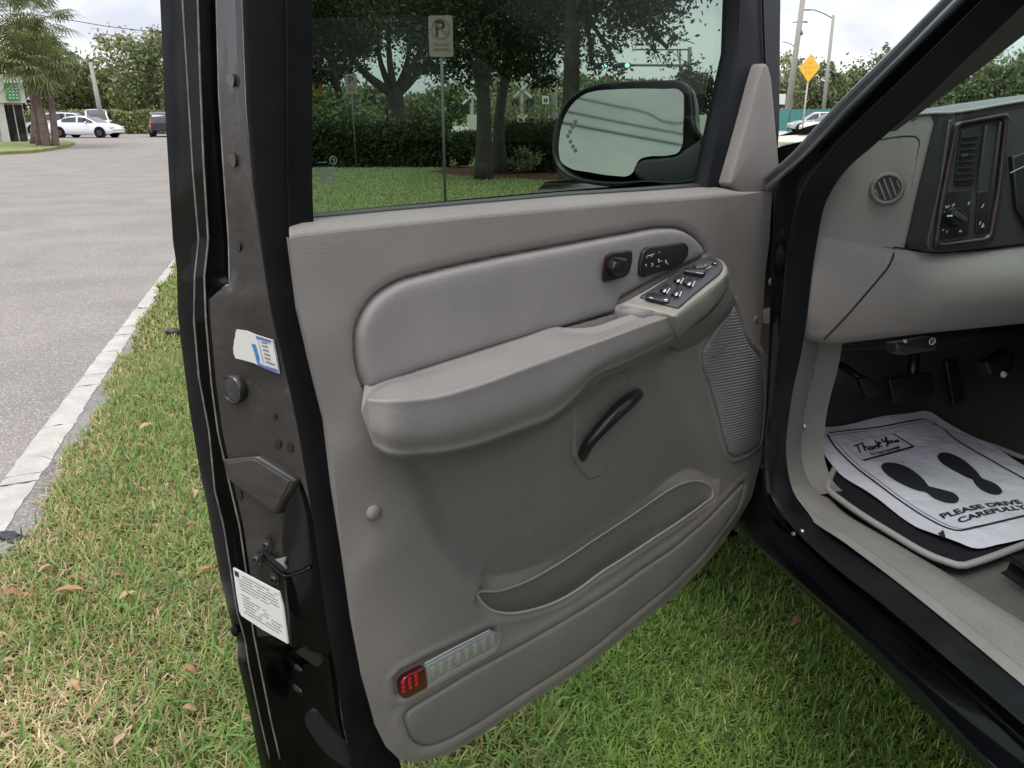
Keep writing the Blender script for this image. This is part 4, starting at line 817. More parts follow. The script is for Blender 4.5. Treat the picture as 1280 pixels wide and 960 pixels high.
slab('switch_plate', [D2(x, y, .001) for x, y in rounded([(1221,240),(1238,238),(1233,286),(1229,291),(1218,292)], 3)], n2, -.002, .003, M['blk'], dash, .001)
kc = D2(1191, 271, .004)
disc_dome('headlamp_knob', kc, n2, .015, .016, M['blk'], dash, 24, ring=[(1.1, 0), (1.05, .3), (.9, .8), (.8, 1), (.02, 1)])
kd = D2(1197, 276, .02); a = kd - D2(1186, 269, .02); a /= np.linalg.norm(a); b = np.cross(n2, a)
slab('knob_grip', [kc + n2*.015 + a*.013 + b*.004, kc + n2*.015 - a*.013 + b*.004, kc + n2*.015 - a*.013 - b*.004, kc + n2*.015 + a*.013 - b*.004], n2, -.002, .008, M['blk2'], dash, .002)
def dstroke(L, wd=.0011, h=.0052): return [ribbon_vf([D2(x, y, h) for x, y in q], wd, n2) for q in L]
V, F = join(dstroke([[(1184,270),(1191,269.5)]], .0022, .024) + dstroke([[(1182,257),(1184,259),(1182,260)],[(1184.5,259.5),(1187,256.5)],[(1190,258),(1193,254),(1193,257)],[(1177,265),(1181,265)],[(1206,268),(1207.5,267)],[(1210,254),(1212,252),(1211,256),(1210,254)],[(1175,276),(1177,273)],[(1178,288),(1180,287)],[(1183,291),(1184.5,288)],[(1199,290),(1201,287),(1202,289.5),(1199,290)],[(1227,260),(1230,255)],[(1224,281),(1226,277)],[(1227,283),(1229,279),(1230,283),(1227,284)]]))
tag(mk('switch_marks', V, F, M['white'], dash, smooth=False), kind='stuff')
# dash top and the driver's column side further right
dt0 = [D1(1139, 147), D1(1171, 144.5), D2(1194, 144, .0), D2(1235, 137), D2(1280, 129.5), D2(1460, 106)]
dtop = [[p + np.array([0, 0, -.012]) for p in dt0], dt0, [p + np.array([.0, .02, .004]) for p in dt0], [p + np.array([.02, .25, -.005]) for p in dt0], [p + np.array([.04, .48, -.04]) for p in dt0]]
for L in dtop: L.append(L[-1] + np.array([.9, .0, 0]))
loft('dash_top', dtop, 60, M['blk2'], dash, mm=14)
tube('defrost_edge', [p + np.array([0, .0, .004]) for p in dt0], .0028, M['rim'], dash, n=8, steps=40)
slab('column_side', [D2(x, y, .004) for x, y in [(1262,196),(1300,182),(1400,170),(1400,300),(1290,298),(1268,260)]], n2, -.05, .006, M['dark'], dash, .004)
V, F = ribbon_vf([D2(1263, 216, .0125), D2(1284, 206, .0125)], .0012, n2); mk('gauge_needle', V, F, M['label'], dash, smooth=False)
# under the dash: firewall darkness is partly painted into the toe carpet; hinge bracket, pedals, release handle
def yplate(name, px, Y, dep, m, par, bev=.003, nn=(0, -1, .25), r=3):
    N_ = np.array(nn, float); N_ /= np.linalg.norm(N_); p0 = YP(px[0][0], px[0][1], Y); return slab(name, [on_plane(x, y, p0, N_) for x, y in rounded(px, r)], N_, -dep, 0, m, par, bev)
yplate('underdash_panel', [(1022,425),(1420,382),(1420,404),(1280,414),(1100,436),(1030,440)], 1.38, .18, M['dark'], truck, .004)
yplate('parking_brake_pedal', [(1074,474),(1081,470),(1100,480),(1103,492),(1084,498)], 1.42, .012, M['blk'], truck)
tube('pedal_arm', [YP(1090, 482, 1.44), YP(1060, 462, 1.50), YP(1035, 448, 1.55)], .009, M['blk'], truck, n=8)
yplate('brake_pedal', [(1111,473),(1165,465),(1169,494),(1118,505)], 1.45, .014, M['blk'], truck)
tube('pedal_arm', [YP(1140, 482, 1.47), YP(1142, 450, 1.50), YP(1145, 420, 1.52)], .013, M['blk'], truck, n=8)
yplate('accelerator_pedal', [(1182,450),(1198,447),(1205,500),(1193,508)], 1.50, .014, M['blk'], truck)
yplate('hood_release', [(1120,428),(1168,420),(1172,437),(1150,441),(1132,444),(1122,440)], 1.22, .03, M['blk2'], truck, .005)
hc_ = YP(1164, 426, 1.21); V, F = tube_vf([hc_ + np.array([.006*math.cos(q), -.003, .006*math.sin(q)]) for q in np.linspace(0, 2*math.pi, 18)], .0011, 6); V2 = ribbon_vf([hc_ + np.array([0, -.004, .003]), hc_ + np.array([0, -.004, -.003])], .002, (0, -1, 0)); V, F = join([(V, F), V2]); mk('release_mark', V, F, M['white'], truck)
yplate('cable_end', [(1130,424.5),(1133,424),(1135,428),(1132,429)], 1.20, .004, M['label'], truck, .001)
tb = [(1232,452),(1248,446),(1262,436),(1270,440),(1268,462),(1252,472),(1240,470)]
yplate('tunnel_bracket', tb, 1.36, .03, M['blk'], truck, .006)
disc_dome('bracket_bolt', YP(1254, 468, 1.34), (0, -1, .3), .007, .006, M['label'], truck, 14)
# seat track
st_ = [[G(x, y, z) for x, y in [(1246,722),(1290,752),(1400,828)]] for z in (FZ + .012, FZ + .045)]
t0 = [(1250,716,.012),(1258,712,.03),(1262,704,.034),(1258,698,.05),(1264,694,.062),(1280,694,.066),(1300,694,.066)]
rows_ = [[G(x + k, y + k * .68, FZ + z) for k in (0, 30, 120, 330)] for x, y, z in t0]
loft('seat_track', rows_, 24, M['blk'], truck, angle=35)
# hinge and check link in the gap by the door edge
hp = T(964, 395, .80)
slab('door_hinge', [T(x, y, .79) for x, y in rounded([(957,386),(968,383),(970,392),(966,396),(968,404),(957,404)], 2)], (-1, -.3, 0), -.01, .008, M['metal'], truck, .002)
disc_dome('hinge_bolt', T(965, 352, .79), (-1, -.4, 0), .007, .006, M['metal'], truck, 14)
for x, y in ((992.5, 667), (1002.5, 664.5)): disc_dome('sill_bolt', T(x, y, .772), (-1, -.3, .3), .005, .004, M['metal'], truck, 12)
# windscreen, its pillar trim, roof and the far side of the cab
q_px = [(1280,44),(1233,80),(1190,112),(1141,148)]
Q = pre(ext([T(x, y, .885) for x, y in q_px], .04), .62); Lu = pre([T(x, y, .820) for x, y in [(1275,5),(1235,43),(1189,87),(1128,146)]], .70)
Lu = ext(Lu, .04)
loft('pillar_trim', [mix(Lu, Lu, 0, -.01), Lu, mix(Lu, Q, .12, .0), mix(Lu, Q, .5, -.012), mix(Lu, Q, .93, -.002), Q, [p + np.array([.03, .03, .01]) for p in Q]], 60, M['ptrim'], truck, mm=24)
ws = [[p + np.array([dx, .10 * (1 - ((dx - .87) / .87) ** 2) + .005, .0]) for p in [p_ + np.array([0, .02, 0]) for p_ in ext(Q, .12)]] for dx in (0, .2, .5, .87, 1.24, 1.54, 1.74)]
loft('windscreen', ws, 24, M['wind'], truck, mm=24)
rz = Q[0][2] + .03; ry = Q[0][1]
def bxp(name, c, s, m, par=truck, bev=.0):
    V, F = box_vf(c, s); o = mk(name, V, F, m, par, smooth=False); return o
bxp('roof', (1.75, ry - 2.05, rz + .02), (1.60, 4.2, .05), M['paint'])
bxp('headliner', (1.75, ry - 2.05, rz - .02), (1.56, 4.1, .03), M['trim'])
M['carglass'] = mat('privacy_glass', (.008, .009, .010), .04, spec=.6)
bxp('far_door', (2.70, -.9, .90), (.08, 5.0, .72), M['trim']); bxp('cab_rear', (1.75, -1.45, .95), (1.8, .08, .72), M['trim'])
bxp('far_pillar', (2.66, .2, 1.5), (.07, .09, .62), M['trim'])
# rest of the cab and the rear quarter behind the opening
rp_ = [(.80, .46), (.765, .62), (.745, .85), (.755, 1.08), (.775, 1.22), (.86, 1.55), (.92, rz - .04), (.98, rz + .03)]
loft('rear_side', [[np.array([x, y, z]) for x, z in rp_] for y in (.20, .10, -.8, -1.8, -2.6, -3.4)], 40, M['paint'], truck, mm=20)
slab('rear_window', [(.785, .05, 1.25), (.785, -.95, 1.25), (.885, -.95, 1.62), (.885, -.05, 1.62)], (-1, 0, .27), -.004, .012, M['carglass'], truck, .004)
bxp('tailgate', (1.75, -3.4, 1.1), (1.9, .08, 1.3), M['paint'])
bxp('underbody', (1.75, .4, .52), (1.75, 4.2, .12), M['dark'])
# rest of the dash, steering wheel and seats (beside and behind what the photograph frames)
yd = float(D2(1420, 200)[1]); xd = float(D2(1420, 200)[0])
pdp = [(.10, 1.24), (-.10, 1.235), (-.15, 1.20), (-.13, 1.10), (-.17, 1.04), (-.16, .92), (-.08, .86), (.25, .86)]
loft('passenger_dash', [[np.array([x, yd + .02 + a - .10 * (1 - abs(x - 2.05) / .7), z]) for a, z in pdp] for x in np.linspace(xd + .22, 2.66, 6)], 40, M['trim'], truck)
loft('dash_pad', [[np.array([x, yd + dy, z]) for x in (xd - .05, 2.0, 2.66)] for dy, z in ((-.10, 1.238), (.1, 1.245), (.6, 1.20))], 12, M['blk2'], truck)
sw_c = np.array([1.40, .82, 1.12]); sw_n = np.array([0, -.86, .5]); sw_a = np.array([1.0, 0, 0]); sw_b = np.cross(sw_n, sw_a)
V, F = tube_vf([sw_c + .19 * (math.cos(q) * sw_a + math.sin(q) * sw_b) for q in np.linspace(0, 2*math.pi, 40)], .015, 10, caps=False); swo = mk('steering_wheel', V, F, M['blk2'], truck)
slab('wheel_hub', [sw_c + .075 * (math.cos(q) * sw_a * 1.2 + math.sin(q) * sw_b) for q in np.linspace(0, 2*math.pi, 25)[:-1]], sw_n, -.05, .01, M['blk2'], swo, .012)
V, F = join([tube_vf([sw_c + k * .05 * sw_a, sw_c + k * .19 * sw_a], .014, 8) for k in (-1, 1)] + [tube_vf([sw_c - sw_n * .03, np.array([1.40, 1.28, 1.03])], .035, 12)]); mk('wheel_spokes', V, F, M['blk2'], swo)
def cushion(name, c, size, par, tilt=0.0):
    sx, sy, sz = size; V = []
    for zz, k in ((-.5, .93), (-.3, 1), (.25, 1), (.45, .94), (.5, .80)):
        for x, y in rounded([(-.5, -.5), (.5, -.5), (.5, .5), (-.5, .5)], .14, 4): p = np.array([x * sx * k, y * sy * k, zz * sz]); V.append((p[0], p[1] * math.cos(tilt) - p[2] * math.sin(tilt), p[1] * math.sin(tilt) + p[2] * math.cos(tilt)))
    n = 20; F = gfaces(5, n, True) + [tuple(range(n))[::-1], tuple(4 * n + k for k in range(n))]; return mk(name, np.array(V) + np.array(c), F, M['arm'], par, angle=40)
for x in (1.36, 2.18):
    so = cushion('seat', (x, .02, .88), (.54, .56, .22), truck); cushion('seat_back', (x, -.36, 1.22), (.52, .66, .16), so, R(78) + .0); cushion('headrest', (x, -.50, 1.66), (.28, .2, .10), so, R(78))
# hood and left fender, black and glossy
hx = np.linspace(0, 1, 26)
def hood_row(y):
    r_ = []
    f = np.clip((y - 1.60) / 1.40, 0, 1); zc = 1.325 - .20 * f ** 1.3; nose = max(0, (f - .9) / .1) ** 2 * .10
    for s_ in hx:
        x = .80 + 1.90 * s_; e = abs(2 * s_ - 1); z = zc - nose - .10 * e ** 5 - .02 * e ** 2 + .018 * (0.5 < e < .74) * math.sin((e - .5) / .24 * math.pi); r_.append(np.array([x, y, z]))
    return r_
grid('hood', np.array([hood_row(y) for y in np.linspace(1.86, 2.98, 40)]), M['paint'], truck)
fr_ = []
for y in np.linspace(1.46, 3.0, 40):
    f = (y - 1.46) / 1.54; zt = 1.235 - .11 * f ** 1.3; wy = (y - 2.28) / .46; zl = .46 if abs(wy) > 1 else .46 + .46 * math.sqrt(1 - wy * wy)
    fr_.append([np.array([x, y, z]) for x, z in ((.85, zt + .008), (.815, zt + .004), (.785, zt - .02), (.765, zt - .09), (.755, zl * .45 + zt * .55), (.762, zl * .8 + zt * .2), (.755, zl + .03), (.765, zl), (.86, zl))])
loft('fender', [list(r_) for r_ in np.array(fr_)], 20, M['paint'], truck)
bxp('cowl', (1.75, 1.76, 1.20), (1.84, .22, .05), M['blk']); bxp('bumper', (1.75, 3.05, .68), (1.9, .16, .34), M['blk2']); bxp('grille', (1.75, 2.99, .94), (1.86, .06, .28), M['blk'])
def lathe_vf(prof, c, n=28):  # revolve (axial, radius) about the x axis
    V = [];
    for ax, r in prof:
        for k in range(n): q = 2*math.pi*k/n; V.append((c[0] + ax, c[1] + r*math.cos(q), c[2] + r*math.sin(q)))
    return np.array(V), gfaces(len(prof), n, True)
tyre_prof = [(-.11, .22), (-.125, .27), (-.12, .34), (-.095, .375), (0, .38), (.095, .375), (.12, .34), (.125, .27), (.11, .22)]
rim_prof = [(-.10, .225), (-.11, .21), (-.07, .19), (-.06, .09), (-.09, .06), (-.09, .005)]
for y in (2.28, -1.9):
    V, F = lathe_vf(tyre_prof, (.92, y, .38)); wl = mk('wheel', V, F, M['rubber'], truck)
    V, F = lathe_vf(rim_prof, (.92, y, .38)); mk('rim', V, F, M['metal'], wl)

# ================================================================== MATS ON THE FLOOR
def floor_h(x, y):                                        # gentle lie of the mats over the carpet, rising to the front
    return FZ + .016 + .05 * np.clip((y - 1.28) / .35, 0, 1) ** 1.5
def FP(x, y, h=0.0):
    z = FZ + .016 + h
    for _ in range(8): p = G(x, y, z); z = floor_h(p[0], p[1]) + h
    return G(x, y, z)
def sheet(name, px, h, m, curl=None, res=26, thick=0.0, parent=None):
    """a thin sheet laid over the floor: dense fan from outline to centre, following floor_h, with its own ripples"""
    out_ = np.array([FP(x, y, h) for x, y in px]); c = out_.mean(0); rows = []
    for s_ in np.linspace(0, 1, res):
        k = 1 - s_; P = c + (out_ - c) * k
        P[:, 2] = floor_h(P[:, 0], P[:, 1]) + h
        if curl is not None: P[:, 2] += curl(P, k)
        rows.append(P)
    if thick: rows = [rows[0] - np.array([0, 0, thick])] + rows
    return np.stack(rows)
mat_px = [(1044,584),(1036,602),(1035,612),(1046,621),(1110,664),(1180,701),(1204,707),(1222,702),(1280,681),(1420,630),(1420,612),(1280,573),(1245,559),(1212,549),(1150,530),(1060,540)]
mpx = cr(mat_px, 90, closed=True)
fm_ = grid('floor_mat', sheet('floor_mat', mpx, .006, M['mat'], thick=.012), M['mat'], None, wrap=True)
tag(fm_, 'black carpet floor mat with grey piped edge under the printed paper mat', 'floor mat')
ring_ = np.array([FP(x, y, .008) for x, y in mpx]); V, F = tube_vf(np.vstack([ring_, ring_[:2]]), .0062, 8, caps=False); mk('edge_piping', V, F, M['piping'], fm_)
pap = [(1003,537),(1040,533),(1085,526),(1130,519),(1160,513),(1180,523),(1215,543),(1250,562),(1280,580),(1420,655),(1400,648),(1280,674),(1248,679),(1217,684),(1196,677),(1177,670),(1162,664),(1147,657),(1134,648),(1103,626),(1080,611),(1050,590),(1030,569),(1012,549)]
pap = [(x, y) for x, y in pap]
ppx = cr(pap, 120, closed=True)
def ripple(P, k): return .0035 * np.sin(P[:, 0] * 26 + P[:, 1] * 9) + .0025 * np.sin(P[:, 1] * 31 - P[:, 0] * 11) 
HP = .016
pm = grid('paper_mat', sheet('paper_mat', ppx, HP, M['paper'], curl=ripple, res=34), M['paper'], None, wrap=True)
tag(pm, 'white paper floor mat printed with footprints and a drive carefully message', 'paper mat')
def PP(x, y, lift=.0012):
    p = FP(x, y, HP + .004); p = p.copy(); q = np.array([p]); z = floor_h(p[0], p[1]) + HP + float(ripple(q, np.array([.5]))[0]) + lift
    for _ in range(3):
        p = G(x, y, z); z = floor_h(p[0], p[1]) + HP + float(ripple(np.array([p]), np.array([.5]))[0]) + lift
    return G(x, y, z)
UPV = np.array([0, 0, 1.0])
bo = [(1036,541),(1060,538),(1104,533),(1140,526),(1156,524),(1164,527),(1180,537),(1196,550),(1230,570),(1280,598),(1400,660)]
bi = [(1034,543),(1040,553),(1062,577),(1100,607),(1127,627),(1160,648),(1185,660),(1198,663),(1215,660),(1250,652),(1300,640),(1400,618)]
V, F = join([ribbon_vf([PP(x, y) for x, y in cr(bo, 60)], .0045, UPV), ribbon_vf([PP(x, y) for x, y in cr(bi, 60)], .0045, UPV), ribbon_vf([PP(x + 4, y + 3) for x, y in cr(bo, 60)], .0014, UPV), ribbon_vf([PP(x + 4, y - 2) for x, y in cr(bi[1:], 60)], .0014, UPV)])
_pb = (V, F)
def patch(name, px, m=M['ink']):
    P = np.array([PP(x, y) for x, y in px]); c = np.array(PP(*np.mean(px, 0))); rows = []
    for k in np.linspace(1, .02, 8):
        rows.append(np.array([PP(*(np.mean(px, 0) + (np.array(q) - np.mean(px, 0)) * k)) for q in px]))
    return grid(name, np.stack(rows), m, pm, wrap=True)
z6 = lambda L: [(960 + a / 3, 480 + b / 3) for a, b in L]
for sh_ in ([(423,308),(428,299),(445,294),(470,295),(500,302),(535,318),(565,340),(590,365),(604,384),(625,396),(642,402),(655,398),(680,402),(703,412),(717,428),(716,440),(702,446),(672,445),(640,436),(610,420),(597,408),(560,399),(515,381),(470,357),(440,334)],
            [(634,272),(640,261),(655,256),(680,259),(712,272),(742,290),(765,310),(785,330),(800,350),(815,360),(838,366),(862,380),(877,396),(880,408),(868,414),(845,414),(815,404),(788,387),(776,374),(779,366),(750,352),(715,334),(680,315),(650,294)]):
    patch('footprint', cr(z6(sh_), 40, closed=True))
def onpaper(V, lift=.0014):
    V = np.array(V); V[:, 2] = floor_h(V[:, 0], V[:, 1]) + HP + ripple(V, np.full(len(V), .5)) + lift; return V
_mk0 = mk
def mkp(name, V, F, m, parent, smooth=False): return _mk0(name, onpaper(V), F, m, parent, smooth)
def word(name, s, a, b, c):   # lower left, lower right, upper left pixels
    V, F = text_mesh(s, 0, .03); lo, hi = V.min(0), V.max(0); Q = (V - lo) / np.maximum(hi - lo, 1e-6); a, b, c = PP(*a), PP(*b), PP(*c)
    return mkp(name, a + Q[:, 0:1] * (b - a) + Q[:, 1:2] * (c - a), F, M['ink'], pm)
word('printed_words', 'PLEASE DRIVE', (1179.5,648.5), (1279.5,629.0), (1173.3,642.8))
word('printed_words', 'CAREFULLY!', (1200.5,654), (1288,635.5), (1195,648.2))
word('printed_words', 'For Your Patronage', (1091,570), (1126.5,560.5), (1086.5,566))
# hand-lettered "Thank You"
def hw(strokes, wd=.0042): return [ribbon_vf([PP(*q) for q in cr([(1020 + a * .2031, 520 + b * .2031) for a, b in L], max(6, 3 * len(L)))], wd, UPV) for L in strokes]
V, F = join(hw([[(233,187),(255,178),(280,170)], [(252,178),(262,200),(273,226)], [(283,162),(294,188),(303,216)], [(296,196),(308,186),(316,192),(324,210)], [(346,188),(334,190),(330,202),(340,208),(350,200)], [(346,186),(352,200),(360,204)], [(358,184),(366,202)], [(361,190),(372,180),(380,188),(388,198)], [(362,148),(374,166),(390,192)], [(380,178),(392,160),(396,166),(384,178),(398,184),(410,190)],
               [(404,140),(414,158),(426,156),(432,140),(428,126)], [(430,132),(438,158),(440,180),(432,188)], [(454,150),(446,158),(452,168),(464,164),(466,152),(456,150)], [(468,148),(474,160),(484,160),(488,148)], [(486,146),(492,158),(498,156)], [(506,144),(498,150),(500,158),(512,154)], [(504,144),(512,158)]]))
mkp('handwritten_words', V, F, M['ink'], pm, smooth=False)
V, F = join([ribbon_vf([PP(*q) for q in L], w_, UPV) for L, w_ in (([(1079,575.5),(1110,567),(1142,558)], .006), ([(1117,542),(1128,549),(1142,558)], .004), ([(1055,555),(1085,547),(1117,542)], .0008), ([(1055,555),(1066,565),(1079,575.5)], .0008))]); mkp('message_frame', V, F, M['ink'], pm, smooth=False)
patch('torn_notch', [(1172,666),(1176,665),(1178,662),(1180,664),(1182,671),(1178,672)])

mkp('printed_border', *_pb, M['ink'], pm)
# ================================================================== GROUND, ROAD, VERGE
M['asphalt'] = mat('bleached_asphalt', (0.19, 0.172, 0.154), 0.85, var=(1.1, 0.16), speck=(130, .56, (0.44, 0.415, 0.39)), bump=[(120, .8, 'n')], spec=0.25)
M['shoulder'] = mat('shoulder_asphalt', (0.165, 0.157, 0.15), 0.9, var=(5, 0.35), speck=(110, .54, (0.36, 0.34, 0.32)), bump=[(90, 1.0, 'n')], spec=0.2)
M['linepaint'] = mat('road_line_paint', (0.37, 0.355, 0.325), 0.75, var=(9, 0.16), speck=(45, .62, (0.29, 0.27, 0.245)), bump=[(160, .35, 'n')])
M['soil'] = mat('thatch_soil', (0.085, 0.075, 0.035), 0.95, var=(5, 0.45), col2=(0.085, 0.10, 0.028), speck=(90, .58, (0.17, 0.14, 0.075)), bump=[(60, 1.0, 'n')], spec=0.1)
M['lawn'] = mat('lawn_grass', (0.20, 0.23, 0.095), 0.9, var=(1.6, 0.25), col2=(0.25, 0.28, 0.12), speck=(40, .62, (0.15, 0.14, 0.05)), bump=[(45, 1.0, 'n')], spec=0.1)
M['mulch'] = mat('red_mulch', (0.12, 0.05, 0.035), 0.95, var=(7, 0.5), speck=(40, .62, (0.14, 0.085, 0.055)), bump=[(40, 1.0, 'n')], spec=0.1)
M['concrete'] = mat('pale_concrete', (0.42, 0.40, 0.37), 0.8, var=(2, 0.12), bump=[(90, .3, 'n')])
def sheet_poly(name, pts, z, m, kind='structure', lab=None):
    V = [(p[0], p[1], z) for p in pts]; o = mk(name, V, [tuple(range(len(V)))], m, smooth=False); o.data.polygons[0].flip() if o.data.polygons[0].normal.z < 0 else None
    return tag(o, kind=kind)
sheet_poly('ground', [(-900,-900),(900,-900),(900,900),(-900,900)], -.012, M['lawn'])
bpx = [(-60,860),(0,742),(30,690),(66,632),(92,588),(112,548),(130,512),(150,470),(170,430),(188,396),(205,362),(222,333),(240,303)]
bnd = [G(*p)[:2] for p in bpx]; d_ = bnd[-1] - bnd[-4]; d_ = d_ / np.linalg.norm(d_)
rs = np.random.default_rng(5)
edge_y = np.linspace(-6, 62, 900); bb_ = np.array([bnd[0] + (bnd[0] - bnd[3]) * 3] + bnd + [bnd[-1] + d_ * 60]); edge_x = np.interp(edge_y, bb_[:, 1], bb_[:, 0]); bnd0_x = edge_x.copy()
edge_x = edge_x + .02 * np.sin(edge_y * 5.1) + .015 * np.sin(edge_y * 13.7 + 1) + rs.normal(0, .008, 900)
road_pts = [(x, y) for x, y in zip(edge_x + .05, edge_y)] + [(edge_x[-1] - 3, 75), (-60, 88), (-70, 20), (-60, -30), (edge_x[0], -30)]
sheet_poly('road', road_pts, -.004, M['asphalt'])
# the strip between the painted line and the grass is older, darker asphalt
lfx = [(0,600),(33,560),(68,520),(93,483),(110,465),(123,447),(150,413),(186,365),(222,317)]; rfx = [(0,658),(25,627),(42,603),(67,565),(82,547),(97,523),(115,497),(137,468),(147,453),(155,440),(178,403),(200,365),(226,319)]
LL, RR = np.array([G(*p)[:2] for p in lfx]), np.array([G(*p)[:2] for p in rfx])
fl_, fr__ = np.polyfit(LL[:, 1], LL[:, 0], 1), np.polyfit(RR[:, 1], RR[:, 0], 1)
lx = lambda y: np.polyval(fl_, y); rx = lambda y: np.polyval(fr__, y) - .0
ys_ = np.linspace(-6, 55, 300); ex_ = np.interp(ys_, edge_y, edge_x)
sheet_poly('shoulder', [(x + .06, y) for x, y in zip(ex_, ys_)] + [(rx(y) - .02, y) for y in ys_[::-1]], .001, M['shoulder'])
line = tag(bpy.data.objects.new('edge_line', None), kind='structure'); COL.objects.link(line)
cuts = [-6, -2.2, .6, 1.9, 2.62, 3.18, 3.26, 3.82, 4.42, 4.62, 5.1, 5.5, 5.75, 6.3, 7.0, 7.35, 8.1, 9.3, 10.2, 12.5, 16, 22, 32, 50]
rl = random.Random(11)
for a, b in zip(cuts[:-1], cuts[1:]):
    n = max(4, int((b - a) / .05) if b - a < 6 else 30); g0 = rl.uniform(.002, .006); yy = np.linspace(a + g0, b - g0, n); sk1, sk2 = rl.uniform(-.02, .05), rl.uniform(-.02, .05)
    L_ = [(lx(y) + rl.gauss(0, .003), y + sk1 * 0) for y in yy]; R_ = [(rx(y) + rl.gauss(0, .004), y + .03) for y in yy[::-1]]
    e1 = [(lerp(rx(b), lx(b), k), b - g0 + rl.gauss(0, .006) + .03 * (1 - k)) for k in (.25, .5, .75)]; e0 = [(lerp(lx(a), rx(a), k), a + g0 + rl.gauss(0, .006) + .03 * k) for k in (.25, .5, .75)]
    P = np.array([(x, y, 0) for x, y in L_ + e1[::-1] + R_ + e0])
    slab('paint_slab', P[::-1], (0, 0, 1), .0015, .0045, M['linepaint'], line, smooth=False)
bed = [G(x, y)[:2] for x, y in [(535,214),(575,208),(640,207),(700,208),(790,205),(900,208),(930,225),(880,236),(760,232),(690,226),(620,222),(560,219)]]
sheet_poly('mulch_bed', bed, -.006, M['mulch'])
cs = [far(x, 150, d)[:2] for x, d in [(560,58),(700,56),(1000,50),(1300,48),(1300,62),(1000,66),(985,120),(700,125),(545,125)]]
sheet_poly('cross_street', cs, -.008, M['concrete'])
sheet_poly('far_lot', [far(x, 150, d)[:2] for x, d in [(985,84),(1020,80),(1300,76),(1300,140),(985,140)]], -.005, M['asphalt'])
isl = [G(*p)[:2] for p in [(-90,182),(0,180),(35,178.4),(70,178.2),(88,179),(94,181),(84,184),(66,188),(40,191.5),(0,193.5),(-90,198)]]
def raised(name, pts, h, m):
    P = np.array([(x, y, 0) for x, y in pts]); P = P if sum((P[i-1][0]-P[i][0])*(P[i-1][1]+P[i][1]) for i in range(len(P))) < 0 else P[::-1]
    return tag(slab(name, P, (0, 0, 1), -.01, h, m, None, .02, smooth=False), kind='structure')
raised('grass_island', isl, .12, M['lawn'])
raised('pavement', [G(*p)[:2] for p in [(-90,176),(0,174),(48,172.5),(66,173.6),(40,176),(0,177.6),(-90,181)]], .10, M['concrete'])
raised('hedge_verge', [G(*p)[:2] for p in [(150,164.4),(250,163.5),(250,167),(180,167.2),(152,167.4)]], .10, M['lawn'])

# ---- grass: single blades
def blades(n, px, py, lo, hi, wid, pal, spread, seed, lay=.9, boost=1.0):
    r = np.random.default_rng(seed); L = r.uniform(lo, hi, n); a = r.uniform(0, 2*np.pi, n); d = np.column_stack([np.cos(a), np.sin(a)]); sdv = np.column_stack([-np.sin(a), np.cos(a)])
    tilt = np.clip(r.beta(2, 1.8, n) * lay, .1, 1.0); w = wid * r.uniform(.6, 1.25, n); V = np.zeros((n, 7, 3))
    for k, s_ in enumerate((0, .4, .75, 1.0)):
        out_ = L * s_ * np.sin(tilt * (0.5 + .75 * s_)); up_ = L * s_ * np.cos(tilt * (.5 + .75 * s_)); wk = w * (1, .95, .65, 0)[k]; cx, cy = px + d[:, 0] * out_, py + d[:, 1] * out_
        if k < 3:
            V[:, 2*k, 0] = cx - sdv[:, 0]*wk/2; V[:, 2*k, 1] = cy - sdv[:, 1]*wk/2; V[:, 2*k+1, 0] = cx + sdv[:, 0]*wk/2; V[:, 2*k+1, 1] = cy + sdv[:, 1]*wk/2; V[:, 2*k, 2] = V[:, 2*k+1, 2] = up_ - .004
        else: V[:, 6, 0], V[:, 6, 1], V[:, 6, 2] = cx, cy, up_ - .004
    pal = np.array(pal); patchy = (np.sin(px * 3.1 + 1) * 1.1 + np.sin(py * 2.3 + px * 1.7) + np.sin(px * 7.7 - py * 5.3) * .7) / 2.7 * .42 + .5
    pick = np.clip(np.floor((r.beta(1.4, 1.4, n) * .62 + patchy * .38 + spread - dry(px, py)) * len(pal)), 0, len(pal) - 1).astype(int); C = pal[pick] * r.uniform(.75, 1.25, (n, 1)) * boost
    return V.reshape(-1, 3), np.repeat(C, 7, 0)
dryc = G(70, 935); dryd = G(10, 880)
def dry(x, y): return .30 * np.exp(-((x - dryc[0])**2 + (y - dryc[1])**2) / .05) + .24 * np.exp(-((x - dryd[0])**2 + (y - dryd[1])**2) / .04) + .16 * np.exp(-np.maximum(0, x - np.interp(y, edge_y, edge_x)) / .10) * (x < 1)
def blade_mesh(name, sets):
    V = np.vstack([s_[0] for s_ in sets]); C = np.vstack([s_[1] for s_ in sets]); n = len(V) // 7
    t = np.array([[0,1,3],[0,3,2],[2,3,5],[2,5,4],[4,5,6]]); F = (np.arange(n)[:, None, None] * 7 + t[None]).reshape(-1, 3)
    me = bpy.data.meshes.new(name); me.vertices.add(len(V)); me.vertices.foreach_set('co', V.ravel().astype(np.float32)); me.loops.add(F.size); me.loops.foreach_set('vertex_index', F.ravel().astype(np.int32))
    me.polygons.add(len(F)); me.polygons.foreach_set('loop_start', (np.arange(len(F)) * 3).astype(np.int32)); me.polygons.foreach_set('loop_total', np.full(len(F), 3, np.int32)); me.update(calc_edges=True)
    ca = me.color_attributes.new('blade_colour', 'FLOAT_COLOR', 'POINT'); ca.data.foreach_set('color', np.column_stack([C, np.ones(len(C))]).ravel().astype(np.float32)); me.polygons.foreach_set('use_smooth', np.ones(len(F), bool)); return me
gm = mat('grass_blade', (.1, .15, .03), .55, trans=.32, spec=.3); t_ = gm.node_tree; at_ = t_.nodes.new('ShaderNodeAttribute'); at_.attribute_name = 'blade_colour'
